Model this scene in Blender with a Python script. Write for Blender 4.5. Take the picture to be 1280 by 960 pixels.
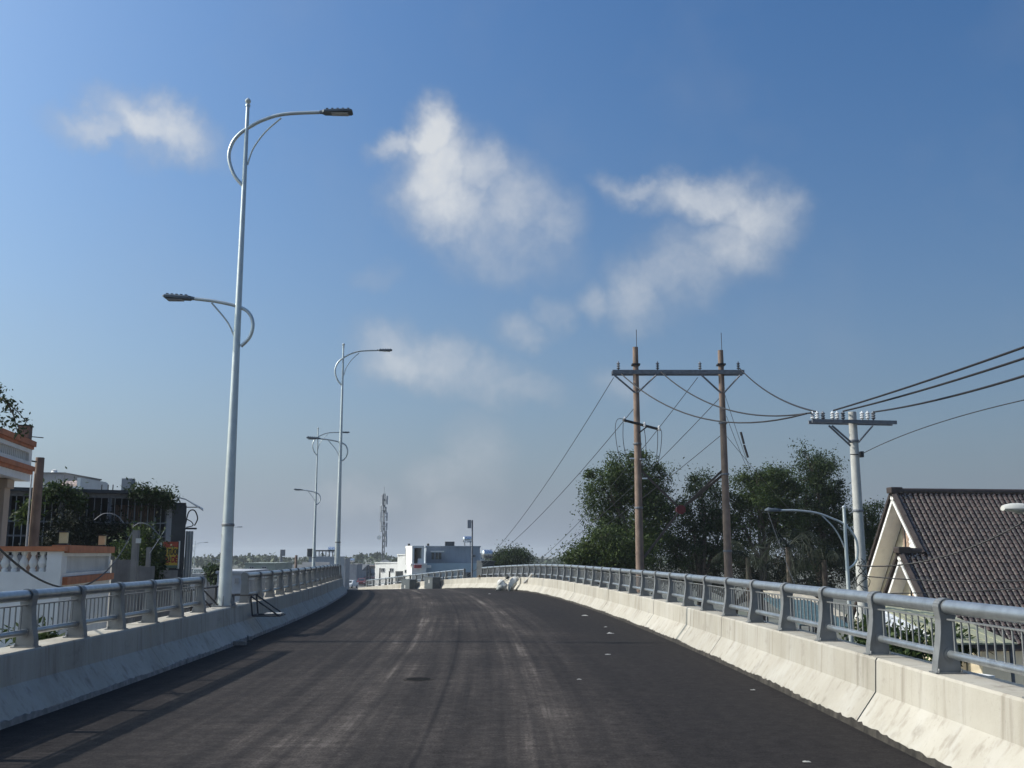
import bpy, math, random
import numpy as np
from mathutils import Vector, Matrix, Euler
R = math.radians
random.seed(7)
rng = np.random.default_rng(11)
scene = bpy.context.scene
for _o in list(bpy.data.objects):
    bpy.data.objects.remove(_o)

# ------------------------------------------------------------------ camera
FPX, HORIZON, X0 = 1250.0, 693.0, 634.3        # focal length in pixels of the 1280 px photograph
EYE = Vector((0.0, 0.0, 1.6))
TILT = math.atan2(HORIZON - 480.0, FPX)
YAW = math.atan2(640.0 - X0, FPX)              # camera looks this far to the right of +Y
FWD = Vector((math.sin(YAW) * math.cos(TILT), math.cos(YAW) * math.cos(TILT), math.sin(TILT)))
RGT = Vector((math.cos(YAW), -math.sin(YAW), 0.0))
UPV = RGT.cross(FWD)
cam_data = bpy.data.cameras.new('camera')
cam_data.sensor_width = 36.0
cam_data.lens = FPX / 1280.0 * 36.0
cam_data.clip_start = 0.05
cam_data.clip_end = 20000.0
cam = bpy.data.objects.new('camera', cam_data)
scene.collection.objects.link(cam)
cam.location = EYE
cam.rotation_euler = Matrix((RGT, UPV, -FWD)).transposed().to_euler()
scene.camera = cam

def ray(px, py):
    return FWD * FPX + RGT * (px - 640.0) + UPV * (480.0 - py)
def at(px, py, Y):
    """point on the sight line of a photo pixel, Y metres ahead"""
    d = ray(px, py)
    return EYE + d * (Y / d.y)
def on(px, py, z):
    d = ray(px, py)
    return EYE + d * ((z - EYE.z) / d.z)

# ------------------------------------------------------------------ sun, sky, exposure
SUN_EL, SUN_AZ = R(37.5), R(-88.0)             # azimuth clockwise from +Y: the sun stands to the left
SUN_DIR = Vector((math.sin(SUN_AZ) * math.cos(SUN_EL), math.cos(SUN_AZ) * math.cos(SUN_EL), math.sin(SUN_EL)))
sun_data = bpy.data.lights.new('sun', 'SUN')
sun_data.energy = 4.2
sun_data.angle = R(0.53)
sun_data.color = (1.0, 0.94, 0.85)
sun = bpy.data.objects.new('sun', sun_data)
scene.collection.objects.link(sun)
sun.location = (-30, 0, 40)
sun.rotation_euler = (-SUN_DIR).to_track_quat('-Z', 'Y').to_euler()

scene.view_settings.view_transform = 'Standard'
scene.view_settings.look = 'None'
scene.view_settings.exposure = 0.0
scene.view_settings.gamma = 1.0
scene.view_settings.use_curve_mapping = False
scene.cycles.max_bounces = 6
scene.cycles.diffuse_bounces = 3
scene.cycles.glossy_bounces = 3
scene.cycles.transparent_max_bounces = 8
scene.cycles.volume_bounces = 0
scene.cycles.use_denoising = True

def azel(px, py):
    d = ray(px, py).normalized()
    return math.atan2(d.x, d.y), math.asin(d.z)

def build_world():
    w = bpy.data.worlds.new('World')
    scene.world = w
    w.use_nodes = True
    nt = w.node_tree
    nt.nodes.clear()
    N, L = nt.nodes.new, nt.links.new
    out = N('ShaderNodeOutputWorld')
    bg = N('ShaderNodeBackground')
    bg.inputs['Strength'].default_value = SKY_STRENGTH
    sky = N('ShaderNodeTexSky')
    sky.sky_type = 'NISHITA'
    sky.sun_disc = False
    sky.sun_elevation = SUN_EL
    sky.sun_rotation = SUN_AZ
    sky.altitude = 0.0
    sky.air_density = 1.0
    sky.dust_density = 5.0
    sky.ozone_density = 2.0
    tc = N('ShaderNodeTexCoord')
    def M(op, a, b=None, c=None, clamp=False):
        n = N('ShaderNodeMath'); n.operation = op; n.use_clamp = clamp
        for i, v in enumerate((a, b, c)):
            if v is None: continue
            if isinstance(v, (int, float)): n.inputs[i].default_value = v
            else: L(v, n.inputs[i])
        return n.outputs[0]
    sep = N('ShaderNodeSeparateXYZ'); L(tc.outputs['Generated'], sep.inputs[0])
    az = M('ARCTAN2', sep.outputs[0], sep.outputs[1])
    el = M('ARCSINE', sep.outputs[2])
    comb = N('ShaderNodeCombineXYZ'); L(az, comb.inputs[0]); L(el, comb.inputs[1])
    # ragged edges: warp the cloud map with noise
    def noise(scale, detail, rough, vec):
        n = N('ShaderNodeTexNoise'); n.inputs['Scale'].default_value = scale
        n.inputs['Detail'].default_value = detail; n.inputs['Roughness'].default_value = rough
        L(vec, n.inputs['Vector']); return n
    def vmath(op, a, b):
        n = N('ShaderNodeVectorMath'); n.operation = op
        for i, v in enumerate((a, b)):
            if isinstance(v, (tuple, float, int)):
                n.inputs[i].default_value = v if isinstance(v, tuple) else (v, v, v)
            else: L(v, n.inputs[i])
        return n.outputs[0]
    w1 = noise(11.0, 7.0, 0.60, comb.outputs[0])
    warp = vmath('MULTIPLY', vmath('SUBTRACT', w1.outputs['Color'], 0.5), (0.085, 0.085, 0.0))
    cv = vmath('ADD', comb.outputs[0], warp)
    dens = None
    blobs = [(b[0], b[1], b[2] * 1.25 / FPX, b[3] * 1.3 / FPX, b[4], b[5]) for b in
             [azel(x, y) + (rx, ry, rot, wt) for x, y, rx, ry, rot, wt in CLOUDS]]
    r2 = random.Random(5)
    for k in range(16):                         # the same kind of sky all round, outside the view
        a = R(45 + k * 17.5 + r2.uniform(-6, 6))
        if a > math.pi: a -= 2 * math.pi
        if abs(a) < R(32): continue
        blobs.append((a, R(r2.uniform(8, 34)), r2.uniform(.05, .11), r2.uniform(.03, .06), r2.uniform(-.5, .5), r2.uniform(.5, 1.0)))
    for (a, e, rx, ry, rot, wt) in blobs:
        mp = N('ShaderNodeMapping'); mp.vector_type = 'TEXTURE'
        mp.inputs['Location'].default_value = (a, e, 0)
        mp.inputs['Rotation'].default_value = (0, 0, rot)
        mp.inputs['Scale'].default_value = (rx, ry, 1)
        L(cv, mp.inputs['Vector'])
        ln = N('ShaderNodeVectorMath'); ln.operation = 'LENGTH'; L(mp.outputs[0], ln.inputs[0])
        mr = N('ShaderNodeMapRange'); mr.interpolation_type = 'SMOOTHSTEP'
        mr.inputs['From Min'].default_value = 1.45; mr.inputs['From Max'].default_value = 0.15
        mr.inputs['To Min'].default_value = 0.0; mr.inputs['To Max'].default_value = wt
        L(ln.outputs['Value'], mr.inputs['Value'])
        dens = mr.outputs[0] if dens is None else M('MAXIMUM', dens, mr.outputs[0])
    fine = noise(14.0, 9.0, 0.63, vmath('ADD', comb.outputs[0], vmath('MULTIPLY', warp, (0.5, 0.5, 0.0))))
    ero = M('MULTIPLY', M('SUBTRACT', fine.outputs['Fac'], 0.5), 1.9)
    ero = M('MULTIPLY', ero, M('MULTIPLY', dens, 2.2, clamp=True))
    dens = M('MAXIMUM', M('ADD', M('MULTIPLY', dens, 0.92), M('MULTIPLY', ero, 0.50)), 0.0)
    # faint veil low in the sky and thin wisps everywhere
    veil = noise(7.0, 4.0, 0.55, comb.outputs[0])
    vm = N('ShaderNodeMapRange'); vm.inputs['From Min'].default_value = 0.50; vm.inputs['From Max'].default_value = 0.80
    vm.inputs['To Max'].default_value = 0.10; L(veil.outputs['Fac'], vm.inputs['Value'])
    dens = M('MAXIMUM', dens, vm.outputs[0])
    alpha = M('MINIMUM', M('MULTIPLY', dens, 0.95), 0.93, clamp=True)
    hs = N('ShaderNodeHueSaturation'); hs.inputs['Saturation'].default_value = SKY_SAT
    hs.inputs['Value'].default_value = 1.0
    L(sky.outputs[0], hs.inputs['Color'])
    gm = N('ShaderNodeGamma'); gm.inputs['Gamma'].default_value = 1.0; L(hs.outputs[0], gm.inputs[0])
    tint = N('ShaderNodeMix'); tint.data_type = 'RGBA'; tint.blend_type = 'MULTIPLY'; tint.inputs[0].default_value = 1.0
    L(gm.outputs[0], tint.inputs[6]); tint.inputs[7].default_value = SKY_TINT
    # ground haze, the same all round the horizon
    hz = M('MULTIPLY', M('POWER', 2.718, M('MULTIPLY', M('MAXIMUM', el, 0.0), -HAZE_FALL)), HAZE_AMT)
    # hazy air scatters forward: brighter towards the sun, dimmer away from it
    dt = N('ShaderNodeVectorMath'); dt.operation = 'DOT_PRODUCT'
    L(tc.outputs['Generated'], dt.inputs[0]); dt.inputs[1].default_value = tuple(SUN_DIR)
    def scaled(col, amt):
        n = N('ShaderNodeVectorMath'); n.operation = 'SCALE'
        if isinstance(col, tuple): n.inputs[0].default_value = col[:3]
        else: L(col, n.inputs[0])
        L(M('MULTIPLY_ADD', dt.outputs['Value'], amt, 1.0), n.inputs['Scale']); return n.outputs[0]
    hmix = N('ShaderNodeMix'); hmix.data_type = 'RGBA'
    L(hz, hmix.inputs[0]); L(scaled(tint.outputs[2], .42), hmix.inputs[6]); L(scaled(HAZE_COL, .62), hmix.inputs[7])
    mix = N('ShaderNodeMix'); mix.data_type = 'RGBA'
    L(alpha, mix.inputs[0]); L(hmix.outputs[2], mix.inputs[6])
    cr = N('ShaderNodeMix'); cr.data_type = 'RGBA'; cr.inputs[6].default_value = CLOUD_LOW; cr.inputs[7].default_value = CLOUD_COL
    L(M('MULTIPLY', dens, 1.15, clamp=True), cr.inputs[0]); L(cr.outputs[2], mix.inputs[7])
    L(mix.outputs[2], bg.inputs['Color'])
    w.cycles.sampling_method = 'MANUAL'; w.cycles.sample_map_resolution = 512
    L(bg.outputs[0], out.inputs[0])

SKY_STRENGTH = 0.125
SKY_SAT = 1.38
SKY_TINT = (0.74, 0.97, 1.10, 1)
HAZE_COL = (2.95, 3.5, 4.4, 1)
HAZE_AMT, HAZE_FALL = 0.78, 5.2
CLOUD_COL = (5.6, 5.8, 6.0, 1)
CLOUD_LOW = (2.9, 3.2, 3.7, 1)
CLOUDS = [  # photo x, y, radius x, radius y, rotation, weight
    (195, 155, 60, 22, -.2, .85), (118, 152, 44, 15, .1, .75), (205, 175, 60, 18, -.1, .45),
    (537, 165, 34, 30, 0, 1.05), (492, 178, 28, 16, .3, .75), (545, 215, 48, 50, -.4, 1.0), (595, 215, 40, 34, -.5, .8), (560, 255, 58, 40, -.4, .9), (640, 255, 54, 42, -.6, .62), (620, 295, 84, 36, -.25, .50), (685, 282, 34, 34, -.4, .50),
    (795, 232, 44, 15, -.1, .6), (875, 240, 54, 24, 0, .72), (935, 262, 56, 36, -.25, .72), (985, 262, 26, 20, -.3, .52), (905, 300, 66, 42, .3, .60), (855, 335, 56, 40, .4, .58), (800, 358, 40, 36, .4, .56), (742, 372, 26, 22, 0, .45),
    (495, 443, 50, 34, -.2, .66), (545, 455, 44, 30, -.4, .56), (600, 475, 60, 24, -.1, .44), (650, 484, 44, 16, 0, .40), (648, 415, 28, 20, .3, .42), (692, 388, 24, 20, .6, .36),
    (595, 570, 40, 46, 0, .36), (555, 598, 38, 24, 0, .38), (440, 618, 56, 22, 0, .36), (570, 650, 50, 40, 0, .3), (775, 478, 32, 22, 0, .34), (470, 340, 30, 14, 0, .2)]
build_world()

# ------------------------------------------------------------------ mesh helpers
COL = scene.collection
class MB:
    def __init__(s): s.v, s.f, s.uv = [], [], None
    def add(s, vs, fs):
        n = len(s.v); s.v += [tuple(p) for p in vs]; s.f += [tuple(i + n for i in f) for f in fs]; return s
    def box(s, c, size, rz=0.0, rx=0.0, ry=0.0):
        m = Matrix.Translation(Vector(c)) @ Euler((rx, ry, rz)).to_matrix().to_4x4()
        a, b, d = size[0] / 2, size[1] / 2, size[2] / 2
        vs = [m @ Vector(p) for p in ((-a,-b,-d),(a,-b,-d),(a,b,-d),(-a,b,-d),(-a,-b,d),(a,-b,d),(a,b,d),(-a,b,d))]
        return s.add(vs, [(0,3,2,1),(4,5,6,7),(0,1,5,4),(1,2,6,5),(2,3,7,6),(3,0,4,7)])
    def hexa(s, lo, hi):
        """four lower corners and four upper corners, counter-clockwise seen from above"""
        return s.add(list(lo) + list(hi), [(0,3,2,1),(4,5,6,7),(0,1,5,4),(1,2,6,5),(2,3,7,6),(3,0,4,7)])
    def tube(s, pts, r, n=8, caps=True):
        pts = [Vector(p) for p in pts]; k = len(pts)
        rs = r if isinstance(r, (list, tuple)) else [r] * k
        t0 = (pts[1] - pts[0]).normalized()
        ref = Vector((0, 0, 1)) if abs(t0.z) < 0.9 else Vector((0, 1, 0))
        side = t0.cross(ref).normalized()
        base = len(s.v)
        for i, p in enumerate(pts):
            t = (pts[min(i + 1, k - 1)] - pts[max(i - 1, 0)])
            t = t.normalized() if t.length > 1e-9 else t0
            side = (side - t * side.dot(t)).normalized()
            up = side.cross(t)
            for j in range(n):
                a = 2 * math.pi * j / n
                s.v.append(tuple(p + (side * math.cos(a) + up * math.sin(a)) * rs[i]))
        for i in range(k - 1):
            for j in range(n):
                a, b = base + i * n + j, base + i * n + (j + 1) % n
                s.f.append((a, b, b + n, a + n))
        if caps:
            s.f.append(tuple(base + j for j in range(n - 1, -1, -1)))
            s.f.append(tuple(base + (k - 1) * n + j for j in range(n)))
        return s
    def lathe(s, c, prof, n=10):
        c = Vector(c); base = len(s.v); k = len(prof)
        for r, z in prof:
            for j in range(n):
                a = 2 * math.pi * j / n
                s.v.append((c.x + r * math.cos(a), c.y + r * math.sin(a), c.z + z))
        for i in range(k - 1):
            for j in range(n):
                a, b = base + i * n + j, base + i * n + (j + 1) % n
                s.f.append((a, b, b + n, a + n))
        s.f.append(tuple(base + j for j in range(n - 1, -1, -1)))
        s.f.append(tuple(base + (k - 1) * n + j for j in range(n)))
        return s
    def prism(s, poly, d):
        """poly: list of Vectors, extruded by Vector d"""
        n = len(poly); d = Vector(d)
        vs = [Vector(p) for p in poly] + [Vector(p) + d for p in poly]
        fs = [tuple(range(n - 1, -1, -1)), tuple(range(n, 2 * n))]
        fs += [(i, (i + 1) % n, n + (i + 1) % n, n + i) for i in range(n)]
        return s.add(vs, fs)
    def mesh(s, name, mat, smooth=False):
        me = bpy.data.meshes.new(name)
        me.from_pydata(s.v, [], s.f)
        if mat is not None: me.materials.append(mat)
        import bmesh
        bm = bmesh.new(); bm.from_mesh(me)
        bmesh.ops.recalc_face_normals(bm, faces=bm.faces)
        bm.to_mesh(me); bm.free()
        if smooth:
            me.polygons.foreach_set('use_smooth', [True] * len(me.polygons))
            try: me.set_sharp_from_angle(angle=R(40))
            except Exception: pass
        me.update()
        return me
    def build(s, name, mat, parent=None, smooth=False, bevel=0.0):
        o = place(s.mesh(name, mat, smooth), name, parent=parent)
        if bevel:
            b = o.modifiers.new('bevel', 'BEVEL'); b.width = bevel; b.segments = 2; b.limit_method = 'ANGLE'
        return o

WORLD = {}
def place(me, name, m=None, parent=None):
    o = bpy.data.objects.new(name, me)
    COL.objects.link(o)
    m = m or Matrix.Identity(4)
    if parent is not None:
        o.parent = parent
        o.matrix_parent_inverse = WORLD.get(parent.name, Matrix.Identity(4)).inverted()
    o.matrix_basis = m
    WORLD[o.name] = m.copy() if parent is None else m.copy()
    return o
def tag(o, label, cat, group=None):
    o['label'] = label; o['category'] = cat
    if group: o['group'] = group
    return o
def thing(name, label, cat, loc, group=None, rz=0.0):
    o = place(None, name, Matrix.Translation(Vector(loc)) @ Matrix.Rotation(rz, 4, 'Z'))
    o.empty_display_size = 0.3
    return tag(o, label, cat, group)
def struct(o):
    o['kind'] = 'structure'; return o
def stuff(o):
    o['kind'] = 'stuff'; return o
def child_local(o, parent):
    """parent a mesh that is already in the parent's own coordinates"""
    o.parent = parent; return o

# ------------------------------------------------------------------ materials
MATS = {}
def mat(name, col, rough=0.8, metal=0.0, var=0.12, vscale=3.0, bump=0.0, bscale=60.0, spec=0.4, streak=0.0, dirt=None, dirt_amt=0.0, coord='Object', island=0.0):
    if name in MATS: return MATS[name]
    m = bpy.data.materials.new(name); m.use_nodes = True
    nt = m.node_tree; N, L = nt.nodes.new, nt.links.new
    bs = nt.nodes['Principled BSDF']
    bs.inputs['Roughness'].default_value = rough
    bs.inputs['Metallic'].default_value = metal
    bs.inputs['Specular IOR Level'].default_value = spec
    tc = N('ShaderNodeTexCoord')
    src = tc.outputs[coord]
    if coord == 'Object':
        geo = N('ShaderNodeNewGeometry'); src = geo.outputs['Position']
    def noise(scale, detail, vec):
        n = N('ShaderNodeTexNoise'); n.inputs['Scale'].default_value = scale; n.inputs['Detail'].default_value = detail
        n.inputs['Roughness'].default_value = 0.6
        L(vec, n.inputs['Vector']); return n.outputs['Fac']
    def mixc(f, a, b, mode='MIX'):
        n = N('ShaderNodeMix'); n.data_type = 'RGBA'; n.blend_type = mode
        if isinstance(f, float): n.inputs[0].default_value = f
        else: L(f, n.inputs[0])
        for i, c in ((6, a), (7, b)):
            if isinstance(c, tuple): n.inputs[i].default_value = c + (1,) if len(c) == 3 else c
            else: L(c, n.inputs[i])
        return n.outputs[2]
    lo = tuple(max(0, c * (1 - var)) for c in col); hi = tuple(min(1, c * (1 + var)) for c in col)
    mr = N('ShaderNodeMapRange'); mr.inputs['From Min'].default_value = .3; mr.inputs['From Max'].default_value = .7
    L(noise(vscale, 6.0, src), mr.inputs['Value'])
    c = mixc(mr.outputs[0], lo, hi)
    if streak:
        mp = N('ShaderNodeMapping'); mp.inputs['Scale'].default_value = (5, 5, .35); L(src, mp.inputs['Vector'])
        m2 = N('ShaderNodeMapRange'); m2.inputs['From Min'].default_value = .5; m2.inputs['From Max'].default_value = .75
        m2.inputs['To Max'].default_value = streak
        L(noise(1.0, 5.0, mp.outputs[0]), m2.inputs['Value'])
        c = mixc(m2.outputs[0], c, dirt or tuple(x * .35 for x in col))
    if dirt_amt:
        m3 = N('ShaderNodeMapRange'); m3.inputs['From Min'].default_value = .52; m3.inputs['From Max'].default_value = .72
        m3.inputs['To Max'].default_value = dirt_amt
        L(noise(vscale * .45, 7.0, src), m3.inputs['Value'])
        c = mixc(m3.outputs[0], c, dirt or tuple(x * .4 for x in col))
    if island:
        g2 = N('ShaderNodeNewGeometry')
        hv = N('ShaderNodeHueSaturation')
        mr4 = N('ShaderNodeMapRange'); mr4.inputs['To Min'].default_value = 1 - island; mr4.inputs['To Max'].default_value = 1 + island
        L(g2.outputs['Random Per Island'], mr4.inputs['Value']); L(mr4.outputs[0], hv.inputs['Value']); L(c, hv.inputs['Color'])
        c = hv.outputs[0]
    L(c, bs.inputs['Base Color'])
    rr = N('ShaderNodeMapRange'); rr.inputs['To Min'].default_value = max(.05, rough - .1); rr.inputs['To Max'].default_value = min(1, rough + .1)
    L(noise(vscale * 2.3, 4.0, src), rr.inputs['Value']); L(rr.outputs[0], bs.inputs['Roughness'])
    if bump:
        b = N('ShaderNodeBump'); b.inputs['Strength'].default_value = bump; b.inputs['Distance'].default_value = 0.02
        L(noise(bscale, 5.0, src), b.inputs['Height']); L(b.outputs[0], bs.inputs['Normal'])
    MATS[name] = m
    return m

def leaf_mat(name, col, var=0.35, trans=0.25):
    if name in MATS: return MATS[name]
    m = bpy.data.materials.new(name); m.use_nodes = True
    nt = m.node_tree; N, L = nt.nodes.new, nt.links.new
    bs = nt.nodes['Principled BSDF']; out = nt.nodes['Material Output']
    bs.inputs['Roughness'].default_value = 0.6
    bs.inputs['Specular IOR Level'].default_value = 0.2
    g = N('ShaderNodeNewGeometry')
    ramp = N('ShaderNodeValToRGB')
    e = ramp.color_ramp.elements
    e[0].position, e[0].color = 0, (col[0] * .55, col[1] * .6, col[2] * .6, 1)
    e[1].position, e[1].color = 1, (col[0] * 1.5, col[1] * 1.35, col[2] * 1.1, 1)
    mid = e.new(.5); mid.color = (*col, 1)
    L(g.outputs['Random Per Island'], ramp.inputs[0])
    n = N('ShaderNodeTexNoise'); n.inputs['Scale'].default_value = .8; L(g.outputs['Position'], n.inputs['Vector'])
    mx = N('ShaderNodeMix'); mx.data_type = 'RGBA'; mx.blend_type = 'MULTIPLY'; mx.inputs[0].default_value = .6
    L(ramp.outputs[0], mx.inputs[6])
    r2 = N('ShaderNodeValToRGB'); r2.color_ramp.elements[0].color = (.55, .6, .6, 1); r2.color_ramp.elements[1].color = (1.3, 1.25, 1.0, 1)
    r2.color_ramp.elements[0].position = .35; r2.color_ramp.elements[1].position = .65
    L(n.outputs['Fac'], r2.inputs[0]); L(r2.outputs[0], mx.inputs[7])
    L(mx.outputs[2], bs.inputs['Base Color'])
    tr = N('ShaderNodeBsdfTranslucent'); L(mx.outputs[2], tr.inputs['Color'])
    sh = N('ShaderNodeMixShader'); sh.inputs[0].default_value = trans
    L(bs.outputs[0], sh.inputs[1]); L(tr.outputs[0], sh.inputs[2]); L(sh.outputs[0], out.inputs['Surface'])
    MATS[name] = m
    return m

def glass_mat():
    return mat('window_glass', (.03, .04, .05), rough=.12, var=.2, spec=.6)

GALV = mat('galvanised_steel', (.40, .425, .44), rough=.33, metal=.75, var=.16, vscale=9, bump=.05, bscale=120, dirt=(.26, .27, .27), dirt_amt=.5)
GALV_POST = mat('galvanised_post', (.22, .225, .225), rough=.48, metal=.4, var=.14, vscale=7, bump=.06, bscale=90, dirt=(.12, .12, .12), dirt_amt=.3)
LAMP_STEEL = mat('lamp_steel', (.52, .56, .56), rough=.42, metal=.5, var=.08, vscale=5, dirt=(.3, .33, .35), dirt_amt=.2)
LAMP_HEAD = mat('lamp_head', (.10, .12, .14), rough=.5, metal=.3, var=.1)
DARK_STEEL = mat('dark_steel', (.035, .035, .038), rough=.6, metal=.3, var=.3, vscale=14)
GREY_STEEL = mat('grey_steel', (.16, .17, .19), rough=.6, metal=.3, var=.25, vscale=8)
CABLE = mat('cable_black', (.012, .012, .014), rough=.6, var=.2)
WIRE = mat('wire_dark', (.05, .055, .06), rough=.5, metal=.4, var=.2)
POLE_BROWN = mat('pole_weathered', (.20, .145, .115), rough=.9, var=.28, vscale=2.2, bump=.3, bscale=25, streak=.5, dirt=(.10, .08, .07), dirt_amt=.4)
POLE_CONC = mat('pole_concrete', (.42, .42, .40), rough=.9, var=.15, vscale=4, bump=.2, bscale=40, streak=.4, dirt=(.24, .23, .22), dirt_amt=.35)
PORCELAIN = mat('porcelain', (.62, .63, .64), rough=.25, var=.15, spec=.5)
WHITE = mat('white_paint', (.74, .73, .70), rough=.7, var=.07, vscale=1.5, streak=.25, dirt=(.45, .43, .40), dirt_amt=.2)
CREAM = mat('cream_paint', (.66, .58, .42), rough=.8, var=.08, vscale=1.2, streak=.3, dirt=(.4, .34, .26), dirt_amt=.25)
TERRA = mat('terracotta_band', (.46, .17, .08), rough=.8, var=.2, vscale=3, streak=.3, dirt=(.25, .10, .06), dirt_amt=.3)
BEIGE = mat('beige_wall', (.42, .33, .25), rough=.85, var=.1, vscale=1.2, streak=.3)
GREYW = mat('grey_render', (.33, .33, .34), rough=.9, var=.15, vscale=1.0, streak=.4, dirt_amt=.3)
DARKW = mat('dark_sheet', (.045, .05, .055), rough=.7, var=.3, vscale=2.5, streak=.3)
WOODISH = mat('weathered_board', (.14, .10, .08), rough=.85, var=.35, vscale=3, streak=.5)
GLASS = glass_mat()
LEAF_A = leaf_mat('leaf_a', (.044, .072, .024))
LEAF_B = leaf_mat('leaf_b', (.034, .058, .025))
LEAF_C = leaf_mat('leaf_c', (.052, .080, .026))
LEAF_D = leaf_mat('leaf_palm_shade', (.015, .022, .013), trans=.15)  # palm green, also the darkened leaf that gives garden shrubs their shade
BARK = mat('bark', (.085, .07, .058), rough=.95, var=.35, vscale=4, bump=.5, bscale=20)
ZINC_TANK = mat('water_tank_steel', (.62, .64, .67), rough=.28, metal=.85, var=.06)
# ------------------------------------------------------------------ the line of the road
GROUND = -4.6
XL, XR = -4.70, 3.27                           # feet of the two barriers, metres from the survey line
DS = 0.25
def _integrate():
    xs, ys, hs, zs = {}, {}, {}, {}
    x = y = h = 0.0
    n = int(260 / DS)
    for i in range(0, n):
        s = i * DS
        xs[i], ys[i], hs[i] = x, y, h
        k = 0.0
        if 8.7 < s <= 42: k = .00346
        elif 42 < s <= 110: k = .0078
        h += k * DS
        x -= math.sin(h) * DS; y += math.cos(h) * DS
    for i in range(-200, 0):
        xs[i], ys[i], hs[i] = 0.0, i * DS, 0.0
    return xs, ys, hs, n
PX, PY, PH, PN = _integrate()
def deck_z(s):
    if s <= 35.4: return 0.0
    k = .00131; smax = 35.4 + .06 / k
    if s <= smax: return -.5 * k * (s - 35.4) ** 2
    return max(GROUND + .06, -.5 * k * (smax - 35.4) ** 2 - .06 * (s - smax))
def path(s):
    i = math.floor(s / DS); i = max(-199, min(PN - 2, i)); t = s / DS - i
    return (PX[i] * (1 - t) + PX[i + 1] * t, PY[i] * (1 - t) + PY[i + 1] * t, PH[i] * (1 - t) + PH[i + 1] * t)
def F(s, off, z=0.0):
    x, y, h = path(s)
    return Vector((x + off * math.cos(h), y + off * math.sin(h), deck_z(s) + z))
def heading(s): return path(s)[2]
def frame(s, off, z=0.0, flip=1):
    """matrix: local x = away from the road centre to the right (flip -1: to the left), y = along the road"""
    x, y, h = path(s)
    m = Matrix.Translation(F(s, off, z)) @ Matrix.Rotation(h, 4, 'Z')
    if flip < 0: m = m @ Matrix.Rotation(math.pi, 4, 'Z')
    return m

# ------------------------------------------------------------------ ground, deck, asphalt
def ground_mat():
    return mat('ground_earth', (.115, .115, .095), rough=.95, var=.3, vscale=.25, bump=.3, bscale=3, dirt=(.07, .09, .04), dirt_amt=.7)
g = MB(); gs = 2600
g.add([(-gs, -gs, GROUND), (gs, -gs, GROUND), (gs, gs, GROUND), (-gs, gs, GROUND)], [(0, 1, 2, 3)])
struct(g.build('ground', ground_mat()))
lane_m = mat('street_asphalt', (.075, .075, .078), rough=.9, var=.2, vscale=1.2, bump=.2, bscale=30)
st = MB()
st.add([(5.6, -30, GROUND + .006), (11.2, -30, GROUND + .006), (9.2, 70, GROUND + .006), (3.0, 70, GROUND + .006)], [(0, 1, 2, 3)])
struct(st.build('side_street', lane_m))
st = MB()
st.add([(-9.6, -30, GROUND + .006), (-6.2, -30, GROUND + .006), (-12.0, 60, GROUND + .006), (-15.6, 60, GROUND + .006)], [(0, 1, 2, 3)])
struct(st.build('side_lane', lane_m))
st = MB()
st.add([(-60, 120, GROUND + .006), (-18, 120, GROUND + .006), (-20, 420, GROUND + .006), (-70, 420, GROUND + .006)], [(0, 1, 2, 3)])
struct(st.build('far_street', mat('far_asphalt', (.12, .115, .11), rough=.9, var=.15, vscale=.4)))

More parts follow.
